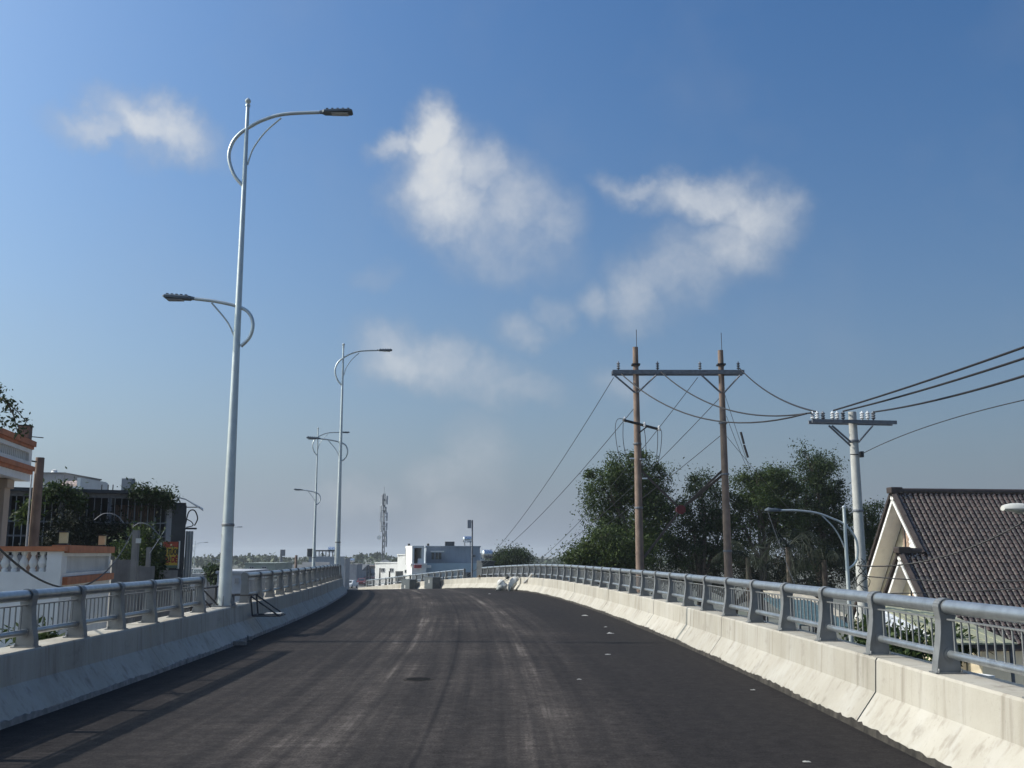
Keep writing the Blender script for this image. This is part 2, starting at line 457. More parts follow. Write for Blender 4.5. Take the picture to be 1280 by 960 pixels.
def asphalt_mat():
    m = bpy.data.materials.new('new_asphalt'); m.use_nodes = True
    nt = m.node_tree; N, L = nt.nodes.new, nt.links.new
    bs = nt.nodes['Principled BSDF']
    bs.inputs['Specular IOR Level'].default_value = .07
    uv = N('ShaderNodeUVMap'); uv.uv_map = 'road'
    sep = N('ShaderNodeSeparateXYZ'); L(uv.outputs[0], sep.inputs[0])
    def M(op, a, b=None, clamp=False):
        n = N('ShaderNodeMath'); n.operation = op; n.use_clamp = clamp
        for i, v in enumerate((a, b)):
            if v is None: continue
            if isinstance(v, (int, float)): n.inputs[i].default_value = v
            else: L(v, n.inputs[i])
        return n.outputs[0]
    def noise(scale, detail, sc=(1, 1, 1), rough=.6):
        mp = N('ShaderNodeMapping'); mp.inputs['Scale'].default_value = sc; L(uv.outputs[0], mp.inputs['Vector'])
        n = N('ShaderNodeTexNoise'); n.inputs['Scale'].default_value = scale; n.inputs['Detail'].default_value = detail
        n.inputs['Roughness'].default_value = rough
        L(mp.outputs[0], n.inputs['Vector']); return n.outputs['Fac']
    def rng_(v, a, b, c, d):
        n = N('ShaderNodeMapRange'); n.inputs['From Min'].default_value = a; n.inputs['From Max'].default_value = b
        n.inputs['To Min'].default_value = c; n.inputs['To Max'].default_value = d; L(v, n.inputs['Value']); return n.outputs[0]
    wander = M('MULTIPLY', M('SUBTRACT', noise(.10, 2, (.3, 1, 1)), .5), 1.6)
    u = M('ADD', sep.outputs[0], wander)
    dust = None
    for c, w, a in ((-1.55, .38, 1.0), (.35, .34, 1.0), (-.55, .5, .45), (1.1, .25, .35), (-2.9, .5, .3), (-2.15, .18, .5)):
        d = M('DIVIDE', M('SUBTRACT', u, c), w)
        gss = M('MULTIPLY', M('POWER', 2.718, M('MULTIPLY', M('MULTIPLY', d, d), -1.0)), a)
        dust = gss if dust is None else M('ADD', dust, gss)
    streaks = rng_(noise(1.0, 6, (5.5, .09, 1)), .38, .66, 0, 1)
    patch = rng_(noise(.55, 6, (1, .5, 1)), .35, .7, .15, 1)
    cross = rng_(noise(1.0, 5, (.35, 3.2, 1)), .45, .75, 0, 1)
    grain = noise(48, 7, (1, 1, 1), .82)
    grit = rng_(grain, .36, .66, 0, 1)
    dustf = M('MULTIPLY', M('MULTIPLY', dust, M('ADD', M('MULTIPLY', streaks, .75), .25)), M('ADD', M('MULTIPLY', patch, .8), .2))
    tot = M('ADD', M('ADD', M('MULTIPLY', dustf, .80), M('MULTIPLY', M('MULTIPLY', streaks, patch), .20)), M('MULTIPLY', M('MULTIPLY', cross, patch), .24))
    jw = M('ABSOLUTE', M('SUBTRACT', M('ADD', sep.outputs[0], M('MULTIPLY', M('SUBTRACT', noise(1.5, 4), .5), .05)), -.72))
    tot = M('SUBTRACT', tot, rng_(jw, 0, .035, .16, 0))
    # darker, fresher tar along the right edge
    edge = rng_(sep.outputs[0], .7, 2.2, 1.0, .22)
    tot = M('MULTIPLY', tot, edge, True)
    ramp = N('ShaderNodeValToRGB'); e = ramp.color_ramp.elements
    e[0].position, e[0].color = 0, (.0225, .0205, .0205, 1); e[1].position, e[1].color = 1, (.20, .178, .160, 1)
    mid = e.new(.45); mid.color = (.064, .056, .052, 1)
    L(tot, ramp.inputs[0])
    mx = N('ShaderNodeMix'); mx.data_type = 'RGBA'; mx.blend_type = 'MULTIPLY'; mx.inputs[0].default_value = .85
    L(ramp.outputs[0], mx.inputs[6])
    gr = N('ShaderNodeValToRGB'); gr.color_ramp.elements[0].color = (.34, .34, .34, 1); gr.color_ramp.elements[1].color = (1.85, 1.82, 1.78, 1)
    L(grit, gr.inputs[0]); L(gr.outputs[0], mx.inputs[7])
    mott = N('ShaderNodeMix'); mott.data_type = 'RGBA'; mott.blend_type = 'MULTIPLY'; mott.inputs[0].default_value = 1.0
    mo = M('MULTIPLY', rng_(noise(6.5, 6, (1, 1, 1), .72), .3, .7, .66, 1.34), rng_(noise(22, 5, (.55, 1, 1), .7), .32, .68, .74, 1.26))
    cmb = N('ShaderNodeCombineXYZ'); L(mo, cmb.inputs[0]); L(mo, cmb.inputs[1]); L(mo, cmb.inputs[2])
    L(mx.outputs[2], mott.inputs[6]); L(cmb.outputs[0], mott.inputs[7])
    L(mott.outputs[2], bs.inputs['Base Color'])
    L(rng_(tot, 0, 1, .80, .95), bs.inputs['Roughness'])
    b = N('ShaderNodeBump'); b.inputs['Strength'].default_value = .55; b.inputs['Distance'].default_value = .008
    L(M('ADD', grain, M('MULTIPLY', noise(14, 4), .5)), b.inputs['Height']); L(b.outputs[0], bs.inputs['Normal'])
    return m

S0, S_END, S_BAR = -18.0, 150.0, 90.0
def road():
    ss = [S0 + i * 1.0 for i in range(int(S_END - S0) + 1)]
    us = np.linspace(XL - .05, XR + .05, 13)
    vs, uvs, fs = [], [], []
    for s in ss:
        for u in us:
            crown = -.004 * abs(u + .7)
            vs.append(F(s, u, crown + .014)); uvs.append((u, s))
    n = len(us)
    for i in range(len(ss) - 1):
        for j in range(n - 1):
            a = i * n + j; fs.append((a, a + 1, a + n + 1, a + n))
    me = bpy.data.meshes.new('road'); me.from_pydata([tuple(v) for v in vs], [], fs)
    lay = me.uv_layers.new(name='road')
    for p in me.polygons:
        for li in p.loop_indices: lay.data[li].uv = uvs[me.loops[li].vertex_index]
    me.materials.append(asphalt_mat())
    me.polygons.foreach_set('use_smooth', [True] * len(me.polygons))
    return struct(place(me, 'road'))
road()

def concrete_mat():
    m = bpy.data.materials.new('barrier_concrete'); m.use_nodes = True
    nt = m.node_tree; N, L = nt.nodes.new, nt.links.new
    bs = nt.nodes['Principled BSDF']; bs.inputs['Specular IOR Level'].default_value = .25
    geo = N('ShaderNodeNewGeometry'); pos = geo.outputs['Position']
    def noise(scale, detail, sc=(1, 1, 1), rough=.6):
        mp = N('ShaderNodeMapping'); mp.inputs['Scale'].default_value = sc; L(pos, mp.inputs['Vector'])
        n = N('ShaderNodeTexNoise'); n.inputs['Scale'].default_value = scale; n.inputs['Detail'].default_value = detail; n.inputs['Roughness'].default_value = rough
        L(mp.outputs[0], n.inputs['Vector']); return n.outputs['Fac']
    def rng_(v, a, b, c, d):
        n = N('ShaderNodeMapRange'); n.inputs['From Min'].default_value = a; n.inputs['From Max'].default_value = b
        n.inputs['To Min'].default_value = c; n.inputs['To Max'].default_value = d; L(v, n.inputs['Value']); return n.outputs[0]
    def mixc(f, a, b, mode='MIX'):
        n = N('ShaderNodeMix'); n.data_type = 'RGBA'; n.blend_type = mode
        if isinstance(f, float): n.inputs[0].default_value = f
        else: L(f, n.inputs[0])
        for i, c in ((6, a), (7, b)):
            if isinstance(c, tuple): n.inputs[i].default_value = c + (1,)
            else: L(c, n.inputs[i])
        return n.outputs[2]
    c = mixc(rng_(noise(.9, 6), .32, .68, 0, 1), (.34, .312, .262), (.43, .40, .345))
    c = mixc(rng_(noise(1.0, 7, (2.6, 2.6, .55), .65), .46, .66, 0, .55), c, (.46, .44, .40))      # lime wash marks
    c = mixc(rng_(noise(1.0, 7, (7.0, 7.0, .30), .62), .53, .70, 0, .62), c, (.205, .175, .14))    # drips
    c = mixc(rng_(noise(2.3, 8, (1, 1, 1.6), .7), .58, .74, 0, .55), c, (.19, .17, .145))          # blotches
    c = mixc(rng_(noise(30, 4), .62, .74, 0, .35), c, (.16, .15, .13))                             # pores
    g2 = N('ShaderNodeObjectInfo')
    hv = N('ShaderNodeHueSaturation'); L(rng_(g2.outputs['Random'], 0, 1, .90, 1.06), hv.inputs['Value']); L(c, hv.inputs['Color'])
    L(hv.outputs[0], bs.inputs['Base Color'])
    bs.inputs['Roughness'].default_value = .88
    b_ = N('ShaderNodeBump'); b_.inputs['Strength'].default_value = .25; b_.inputs['Distance'].default_value = .015
    L(noise(22, 7, (1, 1, 1), .7), b_.inputs['Height']); L(b_.outputs[0], bs.inputs['Normal'])
    return m
CONC = concrete_mat()
CONC_D = mat('deck_concrete', (.36, .35, .33), rough=.9, var=.12, vscale=.8, streak=.35)
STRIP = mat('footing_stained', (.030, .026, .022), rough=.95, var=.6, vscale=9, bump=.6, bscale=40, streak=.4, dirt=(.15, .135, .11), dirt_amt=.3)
def sweep(prof, sa, sb, side, step=1.5, jit=0.0):
    """prof: (u away from the road, z); side +1 right, -1 left"""
    m = MB(); k = max(1, math.ceil((sb - sa) / step)); n = len(prof)
    base = XR if side > 0 else XL
    for i in range(k + 1):
        s = sa + (sb - sa) * i / k
        for u, z in prof: m.v.append(tuple(F(s, base + side * (u + jit), z)))
    for i in range(k):
        for j in range(n):
            a, b = i * n + j, i * n + (j + 1) % n
            m.f.append((a, b, b + n, a + n))
    m.f.append(tuple(range(n))); m.f.append(tuple(k * n + j for j in range(n)))
    return m
# deck slab with its piers
dk = MB(); n = 0
for i, s in enumerate([S0 + 2 * j for j in range(57)]):
    for u, z in ((XL - .66, -.02), (XR + .66, -.02), (XR + .66, -.55), (XR - 1.5, -1.15), (XL + 1.5, -1.15), (XL - .66, -.55)):
        dk.v.append(tuple(F(s, u, z)))
    if i:
        for j in range(6):
            a, b = (i - 1) * 6 + j, (i - 1) * 6 + (j + 1) % 6
            dk.f.append((a, b, b + 6, a + 6))
dk.f.append(tuple(range(6))); dk.f.append(tuple(56 * 6 + j for j in range(6)))
deck = struct(dk.build('bridge_deck', CONC_D))
for s in (-14, 6, 26, 46, 62):
    p = MB(); zt = F(s, -.7, -1.14).z
    p.lathe((F(s, -.7).x, F(s, -.7).y, GROUND), [(.75, 0), (.75, max(.4, zt - GROUND - .7)), (1.6, zt - GROUND), (1.6, zt - GROUND + .02)], 16)
    p.build('pier', CONC_D, deck, True)

PROFILE = [(0, .055), (.20, .325), (.218, .615), (.233, .636), (.60, .636), (.62, .616), (.62, -.45), (.005, -.45)]
def barrier(side, joints, label):
    t = thing('concrete_barrier', label, 'barrier', F(joints[0], (XR if side > 0 else XL) + side * .3, -.4))
    rr = random.Random(3 + side)
    for a, b in zip(joints[:-1], joints[1:]):
        gap = .015
        o = sweep(PROFILE, a + gap, b - gap, side, 1.2, rr.uniform(-.004, .004)).build('barrier_block', CONC, t)
    # rough unfinished foot under the sloping face
    m = MB(); s = joints[0]; base = XR if side > 0 else XL; k = 0
    while s < joints[-1]:
        top = .046 + .020 * rr.random() + .006 * math.sin(s * 2.1)
        m.v += [tuple(F(s, base - side * (.010 + .006 * rr.random()), -.02)), tuple(F(s, base - side * (.003 + .004 * rr.random()), top)), tuple(F(s, base + side * .04, top + .012))]
        if k:
            a = (k - 1) * 3
            m.f += [(a, a + 3, a + 4, a + 1), (a + 1, a + 4, a + 5, a + 2)]
        k += 1; s += .07
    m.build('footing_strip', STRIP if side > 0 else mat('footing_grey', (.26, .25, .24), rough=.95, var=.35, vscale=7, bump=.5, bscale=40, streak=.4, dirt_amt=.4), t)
    return t
RJ = [-16.0, -9.3, -3.0, 3.4, 9.73, 16.1, 18.4, 22.0, 28.2, 34.6, 41.0, 47.4, 53.8, 60.2, 66.6, 73, 79.4, 85, S_BAR]
LJ = [-12.6, -5.7, 1.1, 7.8, 14.45, 21.2, 28.0, 35.2, 42.0, 48.8, 55.6, 62.4, 69.2, 76, 83, S_BAR]
barrier(1, RJ, 'sunlit pale concrete kerb barrier below the galvanised railing beside the palms')
barrier(-1, LJ, 'shaded grey concrete kerb barrier carrying the tall double-armed street lamps')
# black rubber seal in the wide expansion joint
m = sweep([(.012, .06), (.21, .33), (.23, .62), (.58, .62), (.58, -.4), (.02, -.4)], 18.4 - .02, 18.4 + .02, 1, 1)
m.build('expansion_seal', DARK_STEEL, bpy.data.objects['concrete_barrier'])

# ------------------------------------------------------------------ railings
def post_mesh():
    a = [(-.115, .012), (-.104, .10), (-.080, .22), (-.064, .34), (-.060, .43), (-.070, .50)]
    arc = [(-.074 * math.cos(R(t)), .535 + .066 * math.sin(R(t))) for t in range(0, 181, 20)]
    b = [(.068, .49), (.058, .40), (.060, .27), (.074, .13), (.085, .012)]
    prof = a + arc + b
    m = MB()
    w = .042
    m.prism([Vector((u, -w, z)) for u, z in prof], (0, 2 * w, 0))
    # raised rim along the road-side edge, as on a welded flange
    rim = a + arc[:7]
    for i in range(len(rim) - 1):
        p, q = Vector((rim[i][0], 0, rim[i][1])), Vector((rim[i + 1][0], 0, rim[i + 1][1]))
        d = (q - p).normalized(); nn = Vector((-d.z, 0, d.x))
        lo = [p - nn * .004 + Vector((0, y, 0)) for y in (-.056, .056)] ; hi = [p + nn * .006 + Vector((0, y, 0)) for y in (-.056, .056)]
        lo2 = [q - nn * .004 + Vector((0, y, 0)) for y in (-.056, .056)]; hi2 = [q + nn * .006 + Vector((0, y, 0)) for y in (-.056, .056)]
        m.hexa([lo[0], lo[1], lo2[1], lo2[0]], [hi[0], hi[1], hi2[1], hi2[0]])
    m.box((-.012, 0, .006), (.255, .15, .012))
    for bx in (-.105, .08):
        for by in (-.055, .055): m.lathe((bx, by, .012), [(.011, 0), (.011, .016), (.006, .03)], 6)
    return m.mesh('post', GALV_POST)
POST = post_mesh()
def unit_pipe(r, n, name, mt):
    return MB().tube([(0, 0, 0), (0, .5, 0), (0, 1, 0)], r, n, True).mesh(name, mt, True)
TOP_RAIL = unit_pipe(.058, 20, 'top_rail', GALV)
TOP_RAIL_FAR = unit_pipe(.058, 10, 'top_rail_far', GALV)
LOW_RAIL = unit_pipe(.033, 14, 'lower_rail', GALV)
LOW_RAIL_FAR = unit_pipe(.033, 8, 'lower_rail_far', GALV)
SUB_RAIL = MB().box((0, .5, 0), (.034, 1, .012)).mesh('panel_rail', GALV_POST)
BAL = MB().tube([(0, 0, 0), (0, 0, .26)], .0085, 6).mesh('baluster', GALV_POST, True)
COLLAR = MB().tube([(0, -.004, 0), (0, .004, 0)], .052, 14).mesh('collar', GALV_POST, True)
Z_TOP, Z_LOW, Z_SUB = .636 + .537, .636 + .155, .636 + .435
def between(p, q):
    d = q - p; L_ = d.length
    rz = math.atan2(-d.x, d.y); rx = math.asin(d.z / L_)
    return Matrix.Translation(p) @ Matrix.Rotation(rz, 4, 'Z') @ Matrix.Rotation(rx, 4, 'X') @ Matrix.Diagonal((1, L_, 1, 1))
def railing(side, s_list, label, nbal, limit=290, open_ends=False):
    off = (XR + .37) if side > 0 else (XL - .37)
    t = thing('steel_railing', label, 'railing', F(s_list[0], off, .636))
    left = limit
    rest = MB()
    ss = sorted(s_list, key=lambda s: abs(s - 9))
    bays = [(s_list[i], s_list[i + 1]) for i in range(len(s_list) - 1)]
    vis = [b for b in bays if b[0] > 5.0]
    vis.sort(key=lambda b: b[0])
    near = set(b for b in vis[:max(0, limit // nbal)])
    for s in s_list:
        place(POST, 'post', frame(s, off, .636, side), t)
    for a, b in bays:
        far = a > 22
        place(TOP_RAIL_FAR if far else TOP_RAIL, 'top_rail', between(F(a, off, Z_TOP), F(b, off, Z_TOP)), t)
        place(LOW_RAIL_FAR if far else LOW_RAIL, 'lower_rail', between(F(a, off, Z_LOW), F(b, off, Z_LOW)), t)
        e = .075 / (b - a)
        pa, pb = F(a, off, Z_SUB), F(b, off, Z_SUB)
        place(SUB_RAIL, 'panel_rail', between(pa.lerp(pb, e * .5), pa.lerp(pb, 1 - e * .5)), t)
        if 5 < a < 24:
            for s_ in (a + .05, b - .05):
                q = (s_ - a) / (b - a)
                place(COLLAR, 'collar', between(F(a, off, Z_LOW).lerp(F(b, off, Z_LOW), q), F(a, off, Z_LOW).lerp(F(b, off, Z_LOW), q + .01)) @ Matrix.Diagonal((1, 1 / ((b - a) * .01), 1, 1)), t)
        for j in range(nbal):
            q = (j + 1.0) / (nbal + 1)
            q = e + (1 - 2 * e) * (j + .5) / nbal
            p = F(a, off, Z_LOW + .02).lerp(F(b, off, Z_LOW + .02), q)
            if (a, b) in near: place(BAL, 'baluster', Matrix.Translation(p), t)
            else: rest.tube([p, p + Vector((0, 0, .26))], .0085, 4, False)
    if rest.v: stuff(rest.build('baluster_infill', GALV_POST, t))
    return t
GAP_R = (60.3, 63.3)
right_posts = [8.5 + 1.53 * k for k in range(-9, 60)]
railing(1, [s for s in right_posts if s <= GAP_R[0]], 'galvanised steel railing on the sunlit concrete barrier, long run beside the palms', 10)
railing(1, [s for s in right_posts if GAP_R[1] <= s <= S_BAR - .5], 'short far run of grey railing past the gap with the camera mast', 10, 60)
left_posts = [17.4 - 1.30 * k for k in range(0, 19)][::-1]
railing(-1, left_posts, 'galvanised railing before the first tall lamp, its panels throwing striped shade', 9)
railing(-1, [20.9 + 1.4 * k for k in range(0, 50)], 'curving galvanised railing that starts with an open pipe end after the first lamp', 9)
# ------------------------------------------------------------------ street lamps on the left barrier
def bez(pts, n=24):
    """smooth curve through points (Catmull-Rom)"""
    P = [Vector(p) for p in pts]; out = []
    for i in range(len(P) - 1):
        p0, p1, p2, p3 = P[max(i - 1, 0)], P[i], P[i + 1], P[min(i + 2, len(P) - 1)]
        k = max(2, n // (len(P) - 1))
        for j in range(k):
            t = j / k
            out.append(.5 * ((2 * p1) + (p2 - p0) * t + (2 * p0 - 5 * p1 + 4 * p2 - p3) * t * t + (3 * p1 - p0 - 3 * p2 + p3) * t ** 3))
    return out + [P[-1]]
LAMP_S = (19.35, 43.7, 69.3)
LB = F(LAMP_S[0], XL - .40, .636)
def lp(px, py):
    p = at(px, py, LB.y) - LB
    # straighten the small lean: the pole stands upright
    return Vector((p.x - p.z * LEAN, 0, p.z))
_tp = at(317, 128, LB.y) - LB; _bp = at(285, 757, LB.y) - LB
LEAN = 0.0
LEAN = (_tp.x - _bp.x) / (_tp.z - _bp.z)
_dx = _bp.x
def lpp(px, py):
    v = lp(px, py); return Vector((v.x - _dx, 0, v.z))
LH = lpp(317, 132).z
def head_mesh(L_, ang):
    m = MB()
    d = Vector((math.cos(ang), 0, math.sin(ang)))
    prof = [(0, .035, .032), (.06, .045, .04), (.10, .105, .042), (.45 * L_ / .62, .125, .046), (L_ - .03, .12, .040), (L_, .10, .022)]
    up = Vector((-d.z, 0, d.x)); sd = Vector((0, 1, 0))
    base = 0
    for t, w, h in prof:
        c = d * t
        m.v += [tuple(c + sd * w - up * h * .6), tuple(c + sd * w + up * h * .3), tuple(c + sd * w * .6 + up * h), tuple(c - sd * w * .6 + up * h), tuple(c - sd * w + up * h * .3), tuple(c - sd * w - up * h * .6)]
    for i in range(len(prof) - 1):
        for j in range(6):
            a, b = i * 6 + j, i * 6 + (j + 1) % 6
            m.f.append((a, b, b + 6, a + 6))
    m.f.append(tuple(range(6))); m.f.append(tuple((len(prof) - 1) * 6 + j for j in range(6)))
    for k in range(5):                                   # cooling fins
        t = .16 + k * (L_ - .24) / 4
        m.box(d * t + up * .050, (.045, .15, .022), 0, 0, -ang)
    return m
def lamp_proto():
    parts = []
    m = MB(); n = 12
    zs = [0, .15, LH * .12, LH * .25, LH * .45, LH * .7, LH]
    rs = [.128, .126, .112, .096, .074, .054, .036]
    m.tube([(0, 0, z) for z in zs], rs, n)
    parts.append(('pole', m.mesh('lamp_pole', LAMP_STEEL, True)))
    m = MB().box((0, 0, .012), (.40, .40, .024))
    for i in range(4):
        a = i * math.pi / 2
        c, s_ = math.cos(a), math.sin(a)
        m.prism([Vector((c * .13, s_ * .13, .024)), Vector((c * .20, s_ * .20, .024)), Vector((c * .13, s_ * .13, .20))], (-s_ * .012, c * .012, 0))
        for e in (-.15, .15): m.lathe((.16 * (1 if i in (0, 3) else -1), .16 * (1 if i in (0, 1) else -1), .024), [(.016, 0), (.016, .03), (.008, .05)], 6)
    parts.append(('base_plate', m.mesh('lamp_base', GALV_POST)))
    zc = lpp(292, 658).z
    parts.append(('collar_band', MB().lathe((0, 0, zc), [(.112, 0), (.122, .01), (.122, .045), (.112, .055)], 14).mesh('lamp_band', GALV_POST, True)))
    m = MB(); m.lathe((0, 0, LH), [(.05, -.02), (.05, .02), (.02, .03), (.055, .07), (.06, .11), (.03, .15), (.004, .17)], 10)
    parts.append(('finial', m.mesh('lamp_finial', LAMP_STEEL, True)))
    up = [lpp(*p) for p in ((311, 233), (299, 218), (293, 197), (297, 180), (306, 168), (317, 160), (335, 150), (362, 142), (406, 139))]
    parts.append(('upper_arm', MB().tube(bez(up, 40), .036, 10).mesh('lamp_upper_arm', LAMP_STEEL, True)))
    br = [lpp(*p) for p in ((316, 206), (323, 186), (338, 165), (358, 147))]
    parts.append(('brace', MB().tube(bez(br, 18), .018, 8).mesh('lamp_upper_brace', LAMP_STEEL, True)))
    lo = [lpp(*p) for p in ((307, 433), (318, 421), (322, 405), (317, 391), (303, 383), (276, 377), (250, 374))]
    parts.append(('lower_arm', MB().tube(bez(lo, 36), .034, 10).mesh('lamp_lower_arm', LAMP_STEEL, True)))
    br = [lpp(*p) for p in ((299, 421), (290, 402), (271, 379))]
    parts.append(('brace', MB().tube(bez(br, 14), .017, 8).mesh('lamp_lower_brace', LAMP_STEEL, True)))
    L1 = (lpp(447, 137) - lpp(406, 139)).length
    hu = head_mesh(L1, .03).mesh('lamp_head_upper', LAMP_HEAD)
    lens = mat('lamp_lens', (.35, .36, .38), rough=.2, var=.05)
    lu = MB().box((L1 * .62, 0, -.031), (L1 * .5, .17, .012)).mesh('lens_upper', lens)
    L2 = (lpp(212, 371) - lpp(250, 374)).length
    hl = head_mesh(L2, .06).mesh('lamp_head_lower', LAMP_HEAD)
    ll = MB().box((L2 * .62, 0, -.031), (L2 * .5, .17, .012)).mesh('lens_lower', lens)
    heads = [(up[-1], 0.0, hu, lu), (lo[-1], math.pi, hl, ll)]
    return parts, heads
LPARTS, LHEADS = lamp_proto()
def street_lamp(m, label, scale=1.0, skip=()):
    t = thing('street_lamp', label, 'street lamp', m.translation, 'double-armed street lamps along the bridge')
    m = m @ Matrix.Scale(scale, 4)
    for nm, me in LPARTS:
        if nm in skip: continue
        place(me, nm, m, t)
    for p, rz, me, lens in LHEADS[:2 - len([x for x in skip if x == 'lower_arm'])]:
        mm = m @ Matrix.Translation(p) @ Matrix.Rotation(rz, 4, 'Z')
        h = place(me, 'lamp_head', mm, t)
        place(lens, 'lens', mm, h)
    return t
for s, lb in zip(LAMP_S, ('tall pale steel lamp post with two curled arms in the gap between railings',
                          'tall double-armed lamp post beside the bend of the curving railing',
                          'double-armed lamp post farther round the curve, seen past the bend')):
    street_lamp(Matrix.Translation(F(s, XL - .40, .636)) @ Matrix.Rotation(heading(s), 4, 'Z'), lb)
# two more lamps down on the lower streets beyond the left buildings
for px, py, Y, lb in ((281, 656, 118, 'distant double-armed lamp post behind the pole of the nearest lamp'), (244, 676, 134, 'distant lamp post just right of the tin awning of the goat restaurant')):
    p = at(px, py, Y)
    sc = (p.z - GROUND) / (LH + .15)
    street_lamp(Matrix.Translation((p.x, p.y, GROUND)) @ Matrix.Rotation(.25, 4, 'Z') @ Matrix.Scale(1, 4), lb, sc)

# ------------------------------------------------------------------ steel work trestle hooked over the barrier by the first lamp
def trestle():
    t = thing('work_trestle', 'black welded steel hanging trestle hooked over the barrier beside the first lamp', 'trestle', F(20.6, XL - .2, .64))
    r = .016
    def P(ds, u, z): return F(20.75 + ds, XL - u, z)
    m = MB()
    for ds in (-.28, .28):
        m.tube([P(ds, .62, .80), P(ds, .12, .80)], r, 6); m.tube([P(ds, .15, .80), P(ds, .10, .40)], r, 6)
        m.tube([P(ds, .14, .78), P(ds, -.42, .40)], r, 6)
        m.tube([P(ds, .10, .40), P(ds, -.45, .40)], r, 6)
    m.tube([P(-.28, .14, .80), P(.28, .14, .80)], r, 6); m.tube([P(-.28, .10, .41), P(.28, .10, .41)], r, 6)
    m.tube([P(-.28, -.43, .40), P(.28, -.43, .40)], r, 6)
    m.build('frame', DARK_STEEL, t, True)
    b = MB()
    a = [P(-.2, -.12, .425), P(.2, -.12, .425), P(.2, -.43, .425), P(-.2, -.43, .425)]
    b.prism(a, (0, 0, .02)); b.build('foot_board', mat('pale_board', (.55, .52, .47), rough=.8, var=.1), t)
    t2 = thing('steel_frame_bench', 'low dark steel frame lying on the barrier behind the first lamp pole', 'steel frame', F(18.4, XL - .5, .64))
    m = MB()
    def Q(s, u, z): return F(s, XL - u, .64 + z)
    for z in (.03, .34):
        m.tube([Q(17.65, .72, z), Q(20.4, .72, z)], .018, 6)
    m.build('long_bar', DARK_STEEL, t2)
    for s in (17.7, 18.25, 18.75, 20.0, 20.35):
        MB().tube([Q(s, .72, -.3), Q(s, .72, .34)], .022, 6).build('upright', DARK_STEEL, t2)
    for s in (18.4, 18.95):
        MB().tube([Q(s, .72, .34), Q(s + .35, .50, .02)], .014, 6).build('stay', DARK_STEEL, t2)
    for s in (19.9, 20.25):
        MB().box(Q(s, .5, .10), (.16, .16, .2), .2).build('clamp_block', mat('clamp', (.07, .07, .08), rough=.6), t2)
trestle()

# ------------------------------------------------------------------ poles and wires
def catenary(p, q, sag, n=18):
    p, q = Vector(p), Vector(q)
    return [p.lerp(q, i / n) - Vector((0, 0, 4 * sag * (i / n) * (1 - i / n))) for i in range(n + 1)]
def cable(p, q, sag, r, label, group=None, mt=None, n=18, name='overhead_cable'):
    o = MB().tube(catenary(p, q, sag, n), r, 6).build(name, mt or CABLE, None, True)
    return tag(o, label, 'cable', group)
def insulator(m_at, parent, h=.30, r=.055, up=True, mt=None):
    prof = [(.015, 0), (.02, .03)]
    k = 3
    for i in range(k):
        z = .05 + i * (h - .08) / k
        prof += [(r * .5, z), (r, z + .025), (r * .95, z + .04), (r * .45, z + .055)]
    prof += [(.02, h - .02), (.012, h)]
    return place(MB().lathe((0, 0, 0), prof, 8).mesh('insulator', mt or PORCELAIN, True), 'insulator', Matrix.Translation(m_at), parent)

